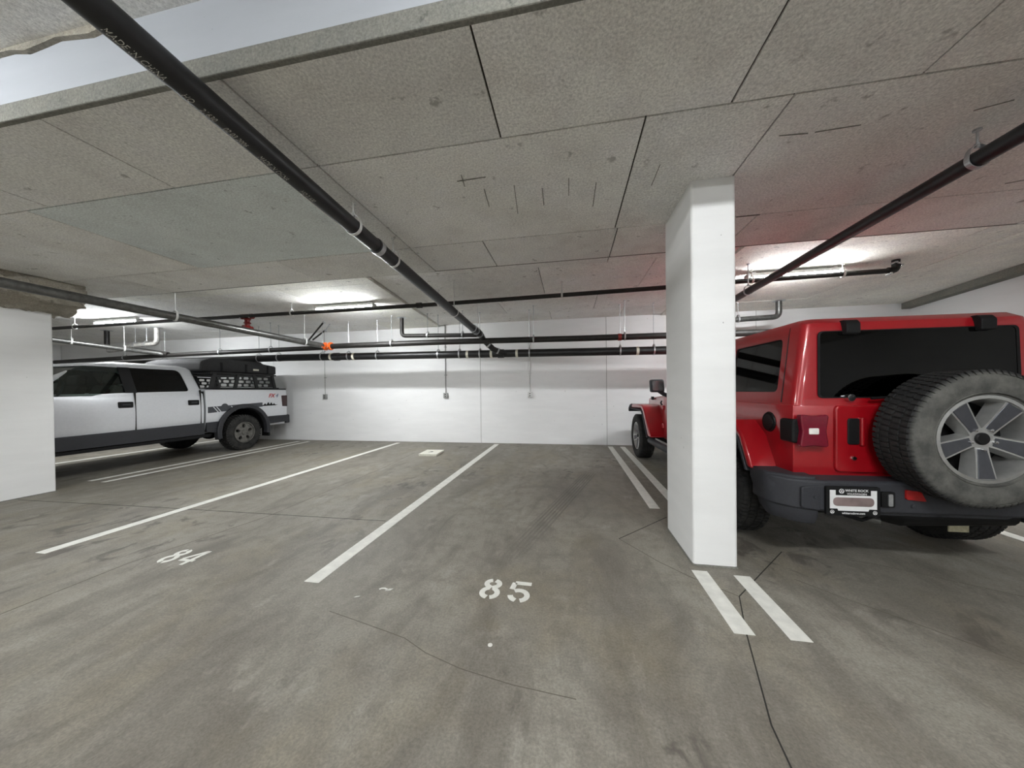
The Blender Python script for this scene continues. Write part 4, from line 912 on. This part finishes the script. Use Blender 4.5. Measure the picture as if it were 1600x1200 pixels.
# truck wheels: five-hole alloys
TT = tire_mesh(.400, .232, .27, 44, .014)
h = .135; f = -h+.035
disc = MB()
fnw = lambda u, v, w: (w+.0, u, v)
holes = []
for k in range(5):
    an = PI/2+2*PI*k/5; cx, cy = .145*math.cos(an), .145*math.sin(an)
    e = [(.046*math.cos(a), .036*math.sin(a)) for a in [2*PI*i/14 for i in range(14)]]
    holes.append([(cx+u*math.cos(an)-v*math.sin(an), cy+u*math.sin(an)+v*math.cos(an)) for u, v in e])
disc.plate(circ(0, 0, .215, 40), holes, f, f+.05, fnw)
TW = {'rim': MB().lathe([(.236, f-.028), (.222, f-.03), (.208, f+.002), (.20, f+.15), (.215, f+.15), (.232, f)], 'x', (0, 0, 0), 40, closed=True).mesh('rim', 40),
      'wheel_face': disc.mesh('wheel_face', 40), 'hub_cap': MB().lathe([(.0, f-.012), (.05, f-.010), (.058, f+.004), (.058, f+.03)], 'x', (0, 0, 0), 20).mesh('hub_cap', 40),
      'brake_disc': MB().lathe([(.0, f+.11), (.205, f+.11), (.205, f+.125), (0, f+.125)], 'x', (0, 0, 0), 24).mesh('brake_disc', 40)}
for x, y, rz in ((-.865, 0, 0), (.865, 0, PI), (-.865, 3.53, 0), (.865, 3.53, PI)):
    t = link('wheel', TT, 'tire_rubber', TK, loc=(x, y, .40)); t.rotation_euler = (0, 0, rz)
    for nm, mt in (('rim', 'wheel_dirty'), ('wheel_face', 'wheel_dirty'), ('hub_cap', 'wheel_dirty'), ('brake_disc', 'trim_black')): link(nm, TW[nm], mt, t)
# truck interior
for x in (-.42, .42):
    for y in (2.05, 1.20):
        st = MB().prism(rpoly([(y-.05, .9), (y+.45, .9), (y+.46, 1.02), (y+.08, 1.02), (y-.12, 1.46), (y-.24, 1.44)], .05), 'x', x-.26, x+.26).build('seat', 'interior_dark', TK, bevel=.05)
        MB().prism(rpoly([(y-.28, 1.46), (y-.15, 1.46), (y-.17, 1.64), (y-.28, 1.64)], .04), 'x', x-.14, x+.14).build('headrest', 'interior_dark', st, bevel=.05)
MB().prism(rpoly([(2.70, 1.1), (3.0, 1.1), (3.0, 1.33), (2.78, 1.34)], .04), 'x', -.86, .86).build('dashboard', 'interior_dark', TK)
MB().tube([(-.42+.20*math.cos(a), 2.52-.08*math.sin(a), 1.33+.18*math.sin(a)) for a in [2*PI*i/20 for i in range(21)]], .017, 8).build('steering_wheel', 'interior_dark', TK)

# ---------------------------------------------------------------- bed rack and folded roof tent (separate things on the truck)
RK = thing('bed_rack', 'black metal cargo rack with slotted side panels on the pickup bed', 'rack', (-8.27, 6.16, 1.395), PI)
for s in (-1, 1):
    for y0, y1 in ((.60, .52), (.10, .02), (-.42, -.34), (-.90, -.82)):
        MB().prism([(y0-.035, 0), (y0+.035, 0), (y1+.035, .335), (y1-.035, .335)], 'x', s*.84, s*.88).build('post', 'rack_black', RK, bevel=.005)
    MB().box(*sorted((s*.83, s*.89)), -.92, .62, .315, .345).build('top_rail', 'rack_black', RK, bevel=.005)
    MB().box(*sorted((s*.82, s*.90)), -.98, .68, 0, .02).build('foot_rail', 'rack_black', RK, bevel=.004)
    holes = []
    for r_, zz in enumerate((.075, .155, .235)):
        for k in range(9):
            yy = .50-k*.165-(.05 if r_ % 2 else 0)
            if yy-.06 < -.86: continue
            holes.append(rrect(yy-.062, yy+.062, zz-.028, zz+.028, .026, 3))
    MB().plate([(-.90, .03), (.60, .03), (.53, .30), (-.86, .30)], holes, s*.855, s*.862, lambda u, v, w: (w, u, v)).build('slotted_panel', 'rack_black', RK, smooth=0)
for y_ in (.52, .0, -.38, -.84): MB().box(-.86, .86, y_-.03, y_+.03, .315, .345).build('crossbar', 'rack_black', RK, bevel=.005)
RT = thing('roof_tent', 'folded black soft-cover roof tent strapped on the pickup bed rack', 'tent', (-8.27, 6.16, 1.742), PI)
MB().box(-.72, .72, -1.02, .60, 0, .05).build('base_board', 'trim_black', RT, bevel=.01)
MB().prism(rpoly([(-1.04, .02), (.72, .02), (.70, .22), (.48, .315), (-.62, .31), (-.68, .265), (-1.04, .225)], [.03, .04, .06, .06, .03, .03, .04], 4), 'x', -.76, .76).build('cover', 'tent_fabric', RT, bevel=.04, seg=3)
MB().prism(rrect(-.56, -.42, .085, .125, .008), 'x', -.768, -.758).build('maker_patch', 'label_white', RT)
for y_ in (.3, -.25, -.8): MB().box(-.772, -.758, y_-.018, y_+.018, .03, .22).build('strap', 'trim_black', RT)
